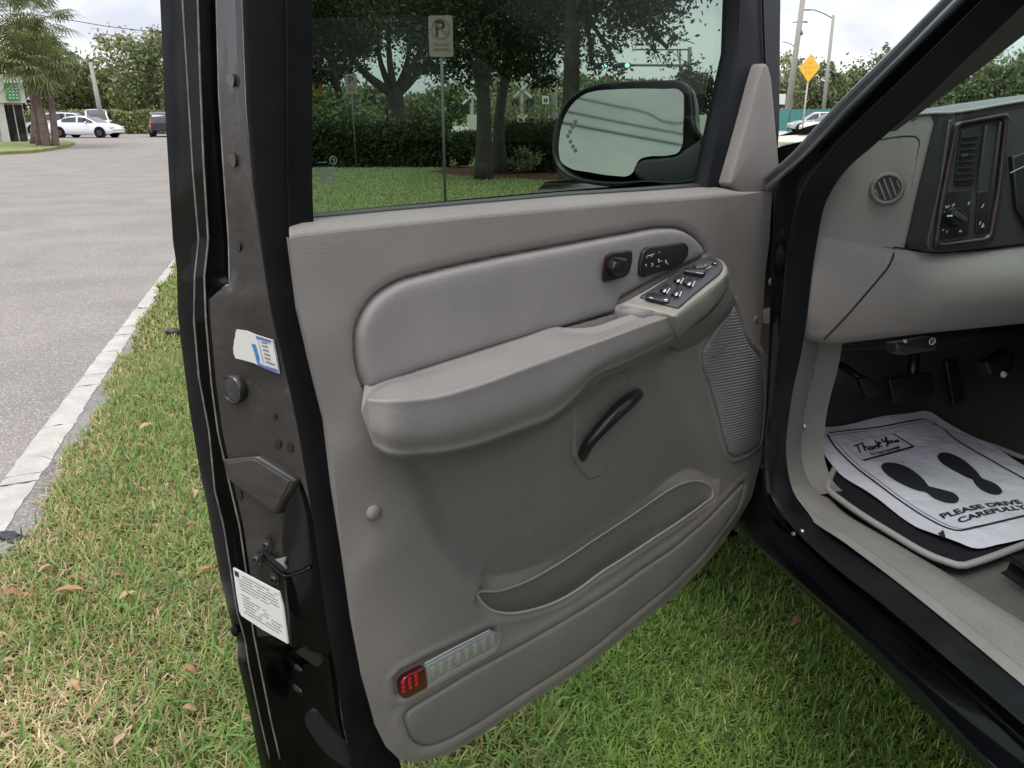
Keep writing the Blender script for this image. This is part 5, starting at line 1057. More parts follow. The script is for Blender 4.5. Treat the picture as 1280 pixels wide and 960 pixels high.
for nd in t_.nodes:
    if nd.type == 'BSDF_PRINCIPLED': t_.links.new(at_.outputs['Color'], nd.inputs['Base Color'])
    if nd.type == 'BSDF_TRANSLUCENT': t_.links.new(at_.outputs['Color'], nd.inputs['Color'])
PAL_V = [(.40,.335,.20),(.30,.24,.13),(.25,.20,.10),(.22,.20,.085),(.17,.19,.06),(.125,.18,.05),(.105,.17,.042),(.085,.145,.036),(.10,.185,.045),(.12,.20,.05),(.075,.13,.03)]
PAL_R = [(.42,.38,.22),(.26,.31,.09),(.16,.25,.055),(.13,.215,.045),(.15,.25,.05),(.11,.19,.04),(.18,.28,.062),(.10,.165,.036)]
PAL_F = [(.42,.40,.23),(.34,.38,.18),(.29,.35,.15),(.31,.38,.16),(.27,.33,.13)]
r_ = np.random.default_rng(21)
def scat(n, x0, x1, y0, y1, keep):
    x, y = r_.uniform(x0, x1, n), r_.uniform(y0, y1, n); k = keep(x, y); return x[k], y[k]
right_of = lambda x, y: x > np.interp(y, edge_y, edge_x) + np.abs(r_.normal(0, .05, len(x))) - .06
sets = []
x, y = scat(130000, -1.7, .45, 1.0, 5.0, right_of); sets.append(blades(len(x), x, y, .022, .060, .0045, PAL_V, .0, 1, 1.5, 1.75))
x, y = scat(26000, -1.7, .45, 1.0, 5.0, right_of); sets.append(blades(len(x), x, y, .03, .07, .003, PAL_V[:5], 0, 2, 1.7, 1.55))
x, y = scat(120000, .40, 1.6, .2, 3.2, lambda x, y: x > -9); sets.append(blades(len(x), x, y, .018, .048, .0040, PAL_R, .0, 3, 1.8, 1.5))
x, y = scat(3500, .40, 1.6, .2, 3.2, lambda x, y: x > -9); sets.append(blades(len(x), x, y, .04, .08, .0062, PAL_R[1:], .1, 13, 1.5))
x, y = scat(11000, -1.7, .45, 1.0, 5.0, right_of); sets.append(blades(len(x), x, y, .05, .10, .0070, PAL_V[5:], 0, 14, 1.6, 1.6))
x, y = scat(60000, -2.4, .9, 5.0, 10.0, right_of); sets.append(blades(len(x), x, y, .03, .065, .009, PAL_V, .04, 4, 1.3, 1.7))
g_o = link('verge_grass', blade_mesh('verge_grass', sets), gm); tag(g_o, kind='stuff')
sets = []
def wedge(x, y): a = np.arctan2(x, y); return (a > R(-3.5)) & (a < R(33)) & (np.hypot(x, y) < 30) & (sdf(np.column_stack([x, y]), np.array(bed)) > 0)
x, y = scat(150000, -2, 17, 9, 29, wedge); sets.append(blades(len(x), x, y, .025, .06, .020, PAL_F, 0, 6, 1.1)); x, y = scat(34000, .85, 6, 3.0, 9.0, lambda x, y: (x > .85) | (y > 5)); sets.append(blades(len(x), x, y, .025, .06, .012, PAL_F, 0, 16, 1.1)); g_o = link('lawn_grass', blade_mesh('lawn_grass', sets), gm); tag(g_o, kind='stuff')
# soil showing under the verge grass
vs = [(x - .03, y) for x, y in zip(edge_x, edge_y) if y < 12]; sheet_poly('verge_soil', vs + [(.5, 12), (.9, 3.2), (1.7, 3.0), (1.7, -6)], .0045, M['soil'])
# ---- fallen leaves
LEAFC = [(.36,.20,.10),(.42,.27,.14),(.30,.15,.08),(.46,.33,.20)]
lms = [mat('dry_leaf_%s' % n_, c, .7, var=(60, .2), trans=.15) for n_, c in zip(('brown', 'tan', 'russet', 'straw'), LEAFC)]
LEAFL = ['small tan leaf beside the middle of the door edge in the grass', 'straw coloured leaf level with the rubber plug of the door', 'brown leaf midway between the line and the door, below the straw one', 'straw leaf close to the darker asphalt strip', 'upright tan leaf left of the latch cover', 'tan leaf touching the outer door edge beside the latch', 'brown leaf left of the upright tan one', 'russet leaf in the middle of the verge grass', 'upright tan leaf nearest the road edge at lower left', 'largest long brown leaf at the lower left of the verge', 'russet leaf at the left picture edge near the rubble', 'brown leaf next to the printed door label', 'russet leaf above the pale curled one left of the label', 'pale curled straw leaf in the lower middle of the verge', 'short russet leaf just above the largest long leaf', 'russet leaf beside the lower door edge under the bumper', 'tan leaf at the left picture edge below the others', 'brown leaf lying lowest but one beside the door bottom', 'straw leaf lying lowest of all in the verge grass', 'little brown leaf left of the largest long leaf', 'tan leaf standing alone below the largest long leaf', 'russet leaf near the door edge above the label', 'russet leaf beside the small straw leaf by the asphalt strip', 'dry brown leaf lying in the green grass beside the truck rocker', 'tiny russet leaf in the upper verge grass near the straw one', 'tiny brown leaf against the door edge beside the rubber plug']
for i, (x, y, L, ang, ci_) in enumerate([(200,497,.06,.4,1),(183,533,.075,.9,3),(175,558,.05,.3,0),(135,528,.05,2.2,0),(212,608,.055,1.3,1),(243,617,.065,1.9,1),(178,614,.055,.1,0),(145,663,.055,.3,2),(60,712,.075,1.2,1),(85,740,.10,.35,0),(18,742,.07,.3,2),(257,712,.05,.7,0),(147,722,.05,.6,2),(160,745,.06,.9,3),(95,722,.05,.2,2),(237,838,.05,-.3,2),(12,830,.05,.6,1),(236,888,.045,0,0),(150,925,.05,1.4,3),(36,745,.04,.8,0),(93,858,.05,-.5,1),(240,655,.05,.5,2),(171,497,.05,.1,1),(995,778,.06,.7,0),(190,570,.045,2.4,2),(222,552,.04,.5,0)]):
    rl = random.Random(i + 40); P = []; n = 7; F = []
    for k in range(n):
        s_ = k / (n - 1); L = L * (.82 if k == 0 else 1); wd = L * .19 * math.sin(math.pi * (s_ * .92 + .04)) ** .8; cz = .010 * math.sin(s_ * 3.0 + rl.random()); cu = .012 * (1 + rl.random())
        P += [((s_ - .5) * L, -wd, cz + wd * .5), ((s_ - .5) * L, 0, cz), ((s_ - .5) * L, wd, cz + wd * (.5 + rl.random() * .3))]
    F = gfaces(n, 3); me = bpy.data.meshes.new('fallen_leaf'); me.from_pydata(P, [], F); me.polygons.foreach_set('use_smooth', [True] * len(me.polygons))
    o = link('fallen_leaf', me, lms[ci_]); p = G(x, y, .034); o.location = p; o.rotation_euler = (rl.uniform(-.35, .35), rl.uniform(-.3, .3), ang - YAW)
    side = x > 640; tag(o, LEAFL[i], 'leaf', None if side else 'fallen leaves on the verge')
V, F = ball_vf((0, 0, .02), .05, 8, 5, (1.2, .7, .4)); sc_o = mk('plastic_scrap', V + np.random.default_rng(1).normal(0, .006, V.shape), F, M['dark']); sc_o.location = G(217, 418, .02); tag(sc_o, 'small crumpled black scrap lying in the grass next to the white line', 'litter')
V, F = join([ball_vf((rl.uniform(-.12, .12), rl.uniform(-.10, .10), .004), rl.uniform(.012, .03), 6, 4, (1.3, .9, .4)) for _ in range(14)]); db = mk('asphalt_rubble', V, F, M['dark']); db.location = G(8, 685, .0); tag(db, kind='stuff')
# ================================================================== TREES, HEDGES
leafm = {k: mat('leaf_%s' % k, c, .6, island=isl_, trans=.22, spec=.25) for k, c, isl_ in (('dark', (.045, .062, .026), .55), ('mid', (.135, .165, .075), .5), ('light', (.23, .25, .12), .45), ('hedge', (.04, .062, .022), .6), ('pale', (.11, .13, .05), .4), ('palm', (.15, .18, .07), .5), ('hedge2', (.20, .225, .095), .4))}
M['bark'] = mat('grey_bark', (.055, .047, .040), .9, var=(6, .4), bump=[(14, 1.0, 'n'), (60, .6, 'n')]); M['bark2'] = mat('pale_bark', (.13, .10, .085), .9, var=(5, .35), bump=[(12, 1.0, 'n')])
M['palmbark'] = mat('palm_bark', (.16, .115, .10), .9, var=(4, .35), bump=[(9, 1.0, 'n')])
def leaves(name, blobs, n, size, m, seed, parent=None, clump=.24, per=60):
    r = np.random.default_rng(seed); vol = np.array([b[1][0] * b[1][1] * b[1][2] for b in blobs]) ** .8; vol /= vol.sum(); C = []
    for b, v in zip(blobs, vol):
        k = max(30, int(n * v)); nc_ = max(4, k // per); u = r.normal(size=(nc_, 3)); u /= np.linalg.norm(u, axis=1)[:, None]; cc = u * (r.uniform(.25, 1, (nc_, 1)) ** .5) * np.array(b[1]); idx = r.integers(0, nc_, k)
        C.append(np.array(b[0]) + cc[idx] + r.normal(0, clump, (k, 3)) * np.array(b[1]))
    C = np.vstack(C); C = C[C[:, 2] > .05]; n = len(C); a = r.normal(size=(n, 3)); a /= np.linalg.norm(a, axis=1)[:, None]; b_ = np.cross(a, r.normal(size=(n, 3))); b_ /= np.linalg.norm(b_, axis=1)[:, None]
    s_ = size * r.uniform(.6, 1.35, (n, 1)); V = np.stack([C - a*s_, C + b_*s_*.45, C + a*s_, C - b_*s_*.45], 1).reshape(-1, 3)
    F = np.arange(n * 4).reshape(-1, 4); me = bpy.data.meshes.new(name)
    if parent is not None: V = V - world_off(parent)
    me.vertices.add(len(V)); me.vertices.foreach_set('co', V.ravel().astype(np.float32)); me.loops.add(F.size); me.loops.foreach_set('vertex_index', F.ravel().astype(np.int32)); me.polygons.add(n); me.polygons.foreach_set('loop_start', (np.arange(n) * 4).astype(np.int32)); me.polygons.foreach_set('loop_total', np.full(n, 4, np.int32)); me.update(calc_edges=True)
    return link(name, me, m, parent)
def tree(name, base, trunk, r0, blobs, n, size, lm, bm, label, seed, group=None, rtop=.6, limbs=True, cat='tree'):
    base = np.array([base[0], base[1], 0.0]); t = empty(name, base, label, cat, group); P = [base + np.array(q) for q in trunk]; parts = [tube_vf(P, np.linspace(r0, r0 * rtop, len(P)) * np.array([1.25] + [1] * (len(P) - 1)), 12, 16)]
    rl = random.Random(seed); B = [(base + np.array(c), rr) for c, rr in blobs]
    if limbs:
        top = P[-1]
        for c, rr in B:
            m_ = top * .5 + c * .5 + np.array([rl.uniform(-.3, .3), rl.uniform(-.3, .3), -.25 * abs(c[2] - top[2])]); st_ = P[-2] * .35 + top * .65
            parts.append(tube_vf([st_, m_, c], [r0 * rtop * .6, r0 * rtop * .36, .04], 7, 8))
            for _ in range(3): parts.append(tube_vf([m_ * .5 + c * .5, c + np.array([rl.gauss(0, rr[0]*.5), rl.gauss(0, rr[1]*.5), rl.gauss(.1, rr[2]*.5)])], [r0 * .07, .008], 5))
    V, F = join(parts); mk('trunk', V, F, bm, t); leaves('crown', B, n, size, lm, seed, t); return t
def base_at(x, d): p = far(x, 150, d); return (p[0], p[1])
def hpx(y, d): return CAMZ + (146 - y) / 1054.0 * d          # height seen at pixel row y at a distance
RTV = np.array([math.cos(YAW), -math.sin(YAW), 0])
def blob_px(base, x, y, d, rx_, rz_, ry_=None):               # crown lump by where it stands in the view
    p = far(x, y, d); return ((p[0] - base[0], p[1] - base[1], p[2]), (rx_, ry_ or rx_, rz_))
WG = 'trees on the lawn beyond the door window'
b = base_at(604, 18.9)
tree('shade_tree', b, [(0,0,0),(.02,0,1.4),(-.02,.05,2.9),(.1,.1,4.2)], .19, [blob_px(b, x, y, d, rr, rz_) for x, y, d, rr, rz_ in [(590,40,18.5,1.3,.9),(560,-20,18.5,1.6,1.0),(640,20,19.5,1.4,1.0),(650,70,20,.9,.6),(540,70,20,.8,.5),(600,-80,19,2.2,1.2),(670,-40,18.5,1.5,1.0),(585,90,19.5,.7,.4)]], 26000, .06, leafm['dark'], M['bark'], 'shaded broadleaf tree with rough trunk in the red mulch left of the mirror', 1, WG)
b = base_at(626, 21)
tree('shade_tree', b, [(0,0,0),(-.05,0,1.2),(.15,0,2.4),(.6,.1,4.0)], .16, [blob_px(b, x, y, d, rr, rz_) for x, y, d, rr, rz_ in [(660,50,21,1.1,.8),(690,10,21.5,1.3,.9),(670,95,22,.6,.35),(640,-40,21,1.8,1.0)]], 12000, .065, leafm['dark'], M['bark'], 'leaning dark trunk just behind the mulch bed tree', 2, WG)
b = base_at(713, 16)
tree('shade_tree', b, [(0,0,0),(.0,0,1.6),(.02,.05,3.4),(.05,.1,5.5)], .19, [blob_px(b, x, y, d, rr, rz_) for x, y, d, rr, rz_ in [(740,35,16,.55,.55),(790,25,16.5,.7,.5),(830,15,16.5,.6,.45),(765,70,16,.4,.35),(835,60,16.5,.35,.35),(800,-30,16,1.3,.8),(700,-60,16,1.6,.9),(770,-10,16.2,.8,.5),(850,0,16.3,.4,.3),(740,80,16.4,.3,.25)]], 12000, .05, leafm['dark'], M['bark'], 'thick straight trunk rising behind the top of the door mirror', 3, WG)
b = base_at(494, 36)
tr = tree('oak_tree', b, [(0,0,0),(.1,0,1.4),(0,.1,2.6)], .42, [blob_px(b, x, y, d, rr, rz_) for x, y, d, rr, rz_ in [(470,20,36,2.0,1.3),(430,55,36,1.2,.8),(515,10,36,2.0,1.2),(545,55,37,1.3,.7),(490,-40,35,3.2,1.6),(400,10,35,2.4,1.4),(560,-20,36,2.0,1.4),(530,85,37,.7,.3)]], 22000, .10, leafm['dark'], M['bark'], 'spreading oak whose dark limbs fork above the long hedge', 4, WG, rtop=.8)
b = base_at(425, 29)
tree('shade_tree', b, [(0,0,0),(.1,0,1.5),(-.2,0,3.2),(-.3,.1,4.5)], .15, [blob_px(b, x, y, d, rr, rz_) for x, y, d, rr, rz_ in [(385,40,29,1.5,1.1),(370,85,29,1.0,.6),(410,75,30,1.2,.7),(430,20,29,1.6,1.2),(380,-30,29,2.4,1.3),(440,95,30,.7,.4),(340,50,29,1.5,1.2)]], 18000, .08, leafm['dark'], M['bark'], 'dense dark tree nearest the rear edge of the window', 5, WG)
b = base_at(897, 13.5)
tree('shade_tree', b, [(0,0,0),(.05,0,1.2),(.16,0,2.6),(.28,.1,5.0)], .175, [((.3,.2,6.2),(1.5,1.5,1.0)),((.9,.5,6.8),(1.5,1.5,.9)),((-.6,.4,7),(1.4,1.4,.9))], 3000, .10, leafm['dark'], M['bark2'], 'pale grey trunk between the door mirror and the window edge', 6, WG)
b = base_at(872, 52)
tree('round_tree', b, [(0,0,0),(0,0,1.2),(0,0,2.2)], .22, [blob_px(b, x, y, d, rr, rz_) for x, y, d, rr, rz_ in [(872,105,52,1.2,1.3),(866,120,52,1.0,.9),(880,125,52,.9,.9)]], 3500, .15, leafm['dark'], M['bark'], 'rounded dark tree by the white cabinet right of the mirror', 7, WG)
# far rows
FG = 'far trees behind the lawn'
ORD = 'first second third fourth fifth sixth seventh eighth ninth tenth eleventh twelfth thirteenth fourteenth fifteenth'.split()
for i, (x, yt, d, wm) in enumerate([(372,100,62,4.0),(415,112,66,4.2),(455,105,70,4.0),(520,118,72,4.2),(560,108,68,4.5),(605,104,75,5.0),(650,98,78,4.6),(700,92,80,5.0),(745,98,74,4.4),(795,100,82,5.2),(840,102,85,4.2)]):
    b = base_at(x, d); h = hpx(yt, d); tree('background_tree', b, [(0,0,0),(.1,0,h*.3),(0,0,h*.55)], .2, [((0,0,h*.62),(wm*.62,wm*.6,h*.32)),((wm*.35,.3,h*.5),(wm*.45,wm*.4,h*.26)),((-wm*.38,-.2,h*.46),(wm*.42,wm*.4,h*.26)),((wm*.1,-.4,h*.84),(wm*.34,wm*.34,h*.13))], 2600, .22, leafm['mid'], M['bark'], 'far green tree in the row beyond the street, %s from the rear of the window' % ORD[i], 30 + i, FG)
LG = 'trees behind the far left hedge'
for i, (x, yt, d, wm, k) in enumerate([(-10,70,95,5,'mid'),(30,80,96,5,'mid'),(78,66,92,4.5,'mid'),(100,78,95,4,'mid'),(112,112,104,5,'mid'),(128,92,98,4.2,'mid'),(152,56,92,4.0,'light'),(165,100,104,5,'mid'),(178,58,88,3.6,'light'),(200,62,86,3.6,'mid'),(222,50,90,4.5,'light')]):
    b = base_at(x, d); h = hpx(yt, d); tree('background_tree', b, [(0,0,0),(.3,0,h*.3),(.1,0,h*.6)], .16, [((0,0,h*.66),(wm*.55,wm*.6,h*.28)),((wm*.4,.3,h*.52),(wm*.42,wm*.4,h*.22)),((-wm*.42,-.2,h*.5),(wm*.42,wm*.4,h*.22)),((-wm*.1,0,h*.88),(wm*.30,wm*.3,h*.10)),((0,.6,h*.3),(wm*.5,wm*.4,h*.2))], 2600, .24, leafm[k], M['bark2'], ('pale feathery' if k == 'light' else 'green broadleaf') + ' tree behind the far clipped hedge, %s from the left of its row' % ORD[i], 60 + i, LG)
RG = 'trees behind the teal fence'
for i, (x, yt, d, wm, k) in enumerate([(972,74,118,5,'light'),(990,88,124,4.5,'light'),(1020,86,112,4.5,'mid'),(1042,92,115,4.6,'mid'),(1062,94,118,5,'mid'),(1090,72,122,5.2,'mid'),(1120,84,118,5,'mid'),(1150,90,112,5,'mid'),(1180,104,100,4,'mid'),(1205,82,104,4.6,'light'),(1232,88,100,4.5,'mid'),(1262,76,104,5,'light'),(1295,70,104,5,'mid'),(1330,80,100,5,'mid')]):
    b = base_at(x, d); h = hpx(yt, d); tree('background_tree', b, [(0,0,0),(.2,0,h*.3),(0,0,h*.6)], .2, [((0,0,h*.64),(wm*.62,wm*.6,h*.30)),((wm*.45,.3,h*.5),(wm*.46,wm*.4,h*.25)),((-wm*.44,-.2,h*.46),(wm*.46,wm*.4,h*.25)),((wm*.1,0,h*.86),(wm*.32,wm*.3,h*.12)),((0,.6,h*.25),(wm*.6,wm*.4,h*.2))], 2600, .28, leafm[k], M['bark'], ('pale leafy' if k == 'light' else 'deep green') + ' tree behind the teal fence, %s from the left of its row' % ORD[i], 90 + i, RG)
# hedges
def hedge(name, x0, x1, d0, d1, h, n, size, lm, label, seed, dep=1.4, group=None):
    a, c = np.array(base_at(x0, d0)), np.array(base_at(x1, d1)); L = np.linalg.norm(c - a); k = max(2, int(L / .8)); e = (c - a) / L; nn = np.array([-e[1], e[0]])
    t = empty(name, (*((a + c) / 2), 0), label, 'hedge', group); r = np.random.default_rng(seed)
    V = []; q = 14; hh = h * .84
    for s_ in np.linspace(0, 1, k * 2):
        p = a + (c - a) * s_; w_ = dep / 2 * (.88 + .06 * math.sin(s_ * 40)); z_ = hh * (1 + .03 * math.sin(s_ * 33)); V.append([np.array([*(p + nn * w_ * o_), z_ * zz]) for o_, zz in ((-.8, 0), (-.95, .3), (-.95, .8), (-.7, .97), (.7, .97), (.95, .8), (.95, .3), (.8, 0))])
    grid('inner_growth', np.array(V), leafm['hedge'] if lm is not leafm['hedge2'] else lm, t, caps=True)
    P = r.uniform(0, 1, n); side = r.uniform(0, 1, n); o_ = np.where(side < .55, -1, np.where(side < .7, 1, r.uniform(-1, 1, n))) * dep / 2 * .95; zz = np.where(side < .7, r.uniform(.02, 1, n), 1.0) * h * .9
    C = np.column_stack([a[None] + (c - a)[None] * P[:, None] + nn[None] * o_[:, None], zz]) + r.normal(0, .07, (n, 3)); C[:, 2] = np.abs(C[:, 2]) * (1 + .05 * np.sin(P * 40))
    av = r.normal(size=(n, 3)); av /= np.linalg.norm(av, axis=1)[:, None]; bv = np.cross(av, r.normal(size=(n, 3))); bv /= np.linalg.norm(bv, axis=1)[:, None]; s2 = size * r.uniform(.6, 1.3, (n, 1)); VV = np.stack([C - av*s2, C + bv*s2*.5, C + av*s2, C - bv*s2*.5], 1).reshape(-1, 3)
    mk('foliage', VV, [(4*i, 4*i+1, 4*i+2, 4*i+3) for i in range(n)], lm, t, smooth=False); return t
hedge('hedge', 330, 560, 25.0, 24.2, 1.22, 14000, .065, leafm['hedge'], 'long clipped dark hedge across the lawn left of the sign pole', 1)
hedge('hedge', 628, 705, 22.5, 22.0, 1.20, 6500, .062, leafm['hedge'], 'short clipped dark hedge between the tree trunk and the mirror', 2)
hedge('hedge', 40, 330, 82, 74, 1.9, 9000, .16, leafm['hedge2'], 'pale green clipped hedge behind the parked cars across the road', 3, 1.6)
hedge('hedge', 565, 604, 30, 30, .85, 2500, .06, leafm['hedge'], 'low dark hedge seen past the sign pole behind the round shrub', 4, 1.0)
def shrub(x, d, r, h, lm, n, size, label, seed, name='shrub', squash=1.0):
    b = base_at(x, d); t = empty(name, (*b, 0), label, 'shrub'); leaves('foliage', [((b[0], b[1], h * .55), (r, r, h * .5)), ((b[0] + r*.3, b[1], h*.35), (r*.7, r*.7, h*.3))], n, size, lm, seed, t)
    V, F = tube_vf([(b[0], b[1], 0), (b[0], b[1], h * .5)], .03, 6); mk('stem', V, F, M['bark'], t); return t
shrub(573, 23.6, .36, .82, leafm['hedge'], 2200, .05, 'small round dark shrub at the end of the long hedge', 1)
shrub(405, 27.5, 1.3, 1.9, leafm['mid'], 4500, .09, 'loose light green shrub rising behind the long hedge', 2)
shrub(450, 28.5, 1.1, 1.6, leafm['light'], 3200, .09, 'yellowish bushy shrub behind the hedge beside the oak', 3)
shrub(655, 21.2, .40, .55, leafm['light'], 900, .05, 'low pale shrub at the foot of the short hedge', 4)
shrub(645, 60, 3.0, 4.6, leafm['light'], 3500, .16, 'tall yellow green shrub behind the crossing signals', 5)
# palms by the road
def palm(x0, y0, x1, y1, d, crown_r, n, label, seed, r0=.15):
    b = base_at(x0, d); t = empty('palm_tree', (*b, 0), label, 'palm tree', 'palms on the grass island'); top = far(x1, y1, d); rr = random.Random(seed); b3 = np.array([b[0], b[1], 0]); P = [b3, b3 * .6 + top * .4 + np.array([.05, 0, 0]), top]
    V, F = tube_vf(P, [r0 * 1.15, r0 * .95, r0 * .9], 12, 14); mk('trunk', V, F, M['palmbark'], t); VV, FF = [], []
    for i in range(n):
        az = rr.uniform(0, 2*math.pi); el = rr.uniform(-.75, 1.25); L = crown_r * rr.uniform(.45, .62); dv = np.array([math.cos(az)*math.cos(el), math.sin(az)*math.cos(el), math.sin(el)]); c = top + dv * L; side = np.cross(dv, (0, 0, 1.)); side /= np.linalg.norm(side) + 1e-9; upv = np.cross(side, dv)
        k = len(VV); VV += [top + side*.015, c, top - side*.015]; FF.append((k, k+1, k+2)); K = 17
        for j in range(K):
            q = (j / (K - 1) - .5) * 4.0; ll = crown_r * .5 * (1 - .25 * abs(q) / 2) * rr.uniform(.85, 1.1); dj = dv * math.cos(q) + side * math.sin(q); tip = c + dj * ll - np.array([0, 0, .22 * ll + .10 * ll * abs(q)]); md_ = c + dj * ll * .55; sj = np.cross(dj, upv); sj /= np.linalg.norm(sj) + 1e-9; k = len(VV); w_ = .032
            VV += [c, md_ + sj * w_, tip, md_ - sj * w_]; FF.append((k, k+1, k+2, k+3))
    mk('fronds', VV, FF, leafm['palm'], t, smooth=False); return t
palm(44, 177, 30, 60, 44, 2.0, 36, 'left palm of the cluster with the lowest trunk lean', 1)
palm(53, 178, 38, 88, 43, 1.9, 32, 'middle palm of the cluster with the thickest leaning trunk', 2, .18)
palm(64, 178, 56, 84, 43, 1.8, 30, 'right palm of the cluster nearest the white sedan', 3)
palm(-14, 177, -6, 22, 45, 2.2, 40, 'tall palm at the left edge whose crown hangs over the shops', 4)
palm(36, 174, 44, 26, 47, 2.2, 40, 'tallest palm of the cluster rising behind the others', 5)
# ================================================================== BUILDINGS, SIGNS, POLES, CARS
M['stucco'] = mat('white_stucco', (.55, .53, .50), .8, var=(3, .06), bump=[(60, .2, 'n')]); M['galv'] = mat('galvanised_steel', (.13, .14, .145), .55, metal=.2, var=(20, .15)); M['concpole'] = mat('grey_concrete_pole', (.30, .285, .26), .8, var=(6, .15))
M['green'] = mat('green_sign', (.03, .25, .06), .5); M['yellow'] = mat('yellow_sign', (.62, .33, .02), .5); M['orange'] = mat('amber_sign', (.74, .42, .04), .5); M['teal'] = mat('teal_screen', (.05, .20, .18), .7, var=(1.2, .15)); M['signw'] = mat('sign_face', (.235, .205, .185), .5, var=(12, .1)); M['signred'] = mat('sign_red', (.22, .09, .075), .5)
M['carw'] = mat('white_car_paint', (.74, .75, .77), .25, coat=.5); M['cars'] = mat('silver_car_paint', (.45, .46, .47), .25, metal=.3, coat=.5); M['cark'] = mat('dark_car_paint', (.015, .018, .025), .2, coat=.5); M['carg'] = mat('car_window', (.02, .025, .028), .05, spec=.8); M['amberlit'] = mat('lamp_red', (.6, .02, .02), .3); M['headl'] = mat('head_lamp', (.7, .72, .75), .15)
def bars(name, L, m, parent, n=8):
    V, F = join([tube_vf(P, r, n) for P, r in L]); return mk(name, V, F, m, parent)
def vplate(name, c, w, h, yaw, th, m, parent, outline=None, r=.03, lift=0.0):
    """an upright plate facing the viewer: centre c, yaw about z"""
    ex, ez = np.array([math.cos(yaw), math.sin(yaw), 0]), np.array([0, 0, 1.0]); n = np.cross(ex, ez)
    pl = rounded([(-w/2,-h/2),(w/2,-h/2),(w/2,h/2),(-w/2,h/2)], r) if outline is None else outline
    return slab(name, [np.asarray(c) + ex*a + ez*b_ for a, b_ in pl], n, lift - th, lift, m, parent, smooth=False), (np.asarray(c), ex, ez, n)
def vtext(name, s, fr, x0, y0, w, h, m, parent, lift=.003, shear=0, bold=.02):
    c, ex, ez, n = fr; p0 = c + ex*x0 + ez*y0 + n*lift; return text_on(name, s, p0, p0 + ex*w, p0 + ez*h, m, parent, shear, bold)
def no_parking(x, d, ytop, label, tilt=0.0, text=True):
    b = base_at(x, d); t = empty('parking_sign', (*b, 0), label, 'sign', 'parking signs on the lawn'); hz = hpx(ytop, d); p3 = np.array([*b, 0]); yaw = -YAW - .05
    bars('post', [([p3, p3 + np.array([0, 0, hz - .05])], .021)], M['galv'], t, 6)
    pl, fr = vplate('sign_plate', p3 + np.array([0, 0, hz - .25]) + np.array([-math.sin(YAW), -math.cos(YAW), 0]) * .03, .32, .50, yaw, .006, M['signw'], t)
    vtext('sign_letter', 'P', fr, -.07, .0, .13, .19, M['ink'], t)
    c, ex, ez, n = fr; V, F = tube_vf([c + ex*.115*math.cos(q) + ez*(.09 + .115*math.sin(q)) + n*.003 for q in np.linspace(0, 2*math.pi, 28)], .010, 6, flat=.3); V2, F2 = ribbon_vf([c + ex*-.08 + ez*.17 + n*.005, c + ex*.08 + ez*.01 + n*.005], .02, n); V, F = join([(V, F), (V2, F2)]); mk('red_ring', V, F, M['signred'], t)
    V, F = join([ribbon_vf([c + ex*-.10 + ez*z_ + n*.004, c + ex*.10 + ez*z_ + n*.004], .03, n) for z_ in (-.10, -.16)]); mk('red_lines', V, F, M['signred'], t, smooth=False)
no_parking(554, 11.5, 31, 'large no parking sign on a grey post right behind the window glass'); no_parking(442, 23.4, 97, 'small distant no parking sign on a thin post before the long hedge')
b = base_at(400, 30); t = empty('warning_sign', (*b, 0), 'narrow yellow sign with a black car symbol hanging against dark trees', 'sign'); p3 = np.array([*b, 0]); hz = hpx(112, 30)
bars('post', [([p3 + np.array([0, .04, 0]), p3 + np.array([0, .04, hz + .2])], .02)], M['galv'], t, 6); pl, fr = vplate('sign_plate', p3 + np.array([0, 0, hz]), .33, .62, -YAW, .01, M['yellow'], t); c, ex, ez, n = fr
slab('car_symbol', [c + ex*a + ez*b_ for a, b_ in [(-.09,-.07),(.09,-.07),(.09,.02),(.06,.03),(.04,.10),(-.04,.10),(-.06,.03),(-.09,.02)]], n, 0, .004, M['ink'], t, smooth=False)
# amber diamond, pole and street lamp across the road
d = 68; b = base_at(1004, d); t = empty('diamond_sign', (*b, 0), 'amber diamond road sign on a pale post beyond the windscreen pillar', 'sign'); c0_ = far(1012, 85, d); p3 = np.array([*b, 0])
bars('post', [([p3, c0_ - np.array([0, 0, .2]) + np.array([.05, .1, 0])], .06)], M['concrete'], t, 6); pl, fr = vplate('sign_plate', c0_, 1, 1, -YAW - .15, .02, M['orange'], t, [(0,-1.0),(.76,0),(0,1.0),(-.76,0)])
for k, (s_, w_, z_) in enumerate((('NO', .34, .34), ('OUTLET', .70, .0), ('AHEAD', .56, -.34))): 
    cc, ex, ez, n = fr; V, F = join([ribbon_vf([cc + ex*(-w_/2 + j*w_/3) + ez*(z_ + .02*(j % 2)) + n*.004, cc + ex*(-w_/2 + (j+.7)*w_/3) + ez*(z_ + .03) + n*.004], .13, n) for j in range(3)]); mk('faded_lettering', V, F, M['yellow'], t, smooth=False)
def leaning(x0, x1, y1, d): p = base_at(x0, d); return np.array([p[0], p[1], 0]), far(x1, y1, d)
d = 96; lo_, hi_ = leaning(983, 1008, -34, d); t = empty('utility_pole', lo_, 'leaning concrete utility pole left of the street lamp', 'utility pole'); bars('pole', [([lo_, hi_], [.36, .24])], M['concpole'], t, 10)
a_ = far(993, 28, d); bars('bracket', [([a_ - RTV*.2, a_ + RTV*1.3 + np.array([0, 0, .1])], .05), ([far(996, 27, d), far(1010, 28, d)], .06)], M['galv'], t, 6); bars('lamp_arm', [([far(993, 58, d), far(986, 54, d), far(978, 52, d)], .05)], M['galv'], t, 6)
V, F = tube_vf([far(1000, 38, d), far(1001.5, 44, d)], .22, 8); mk('transformer', V, F, M['galv'], t)
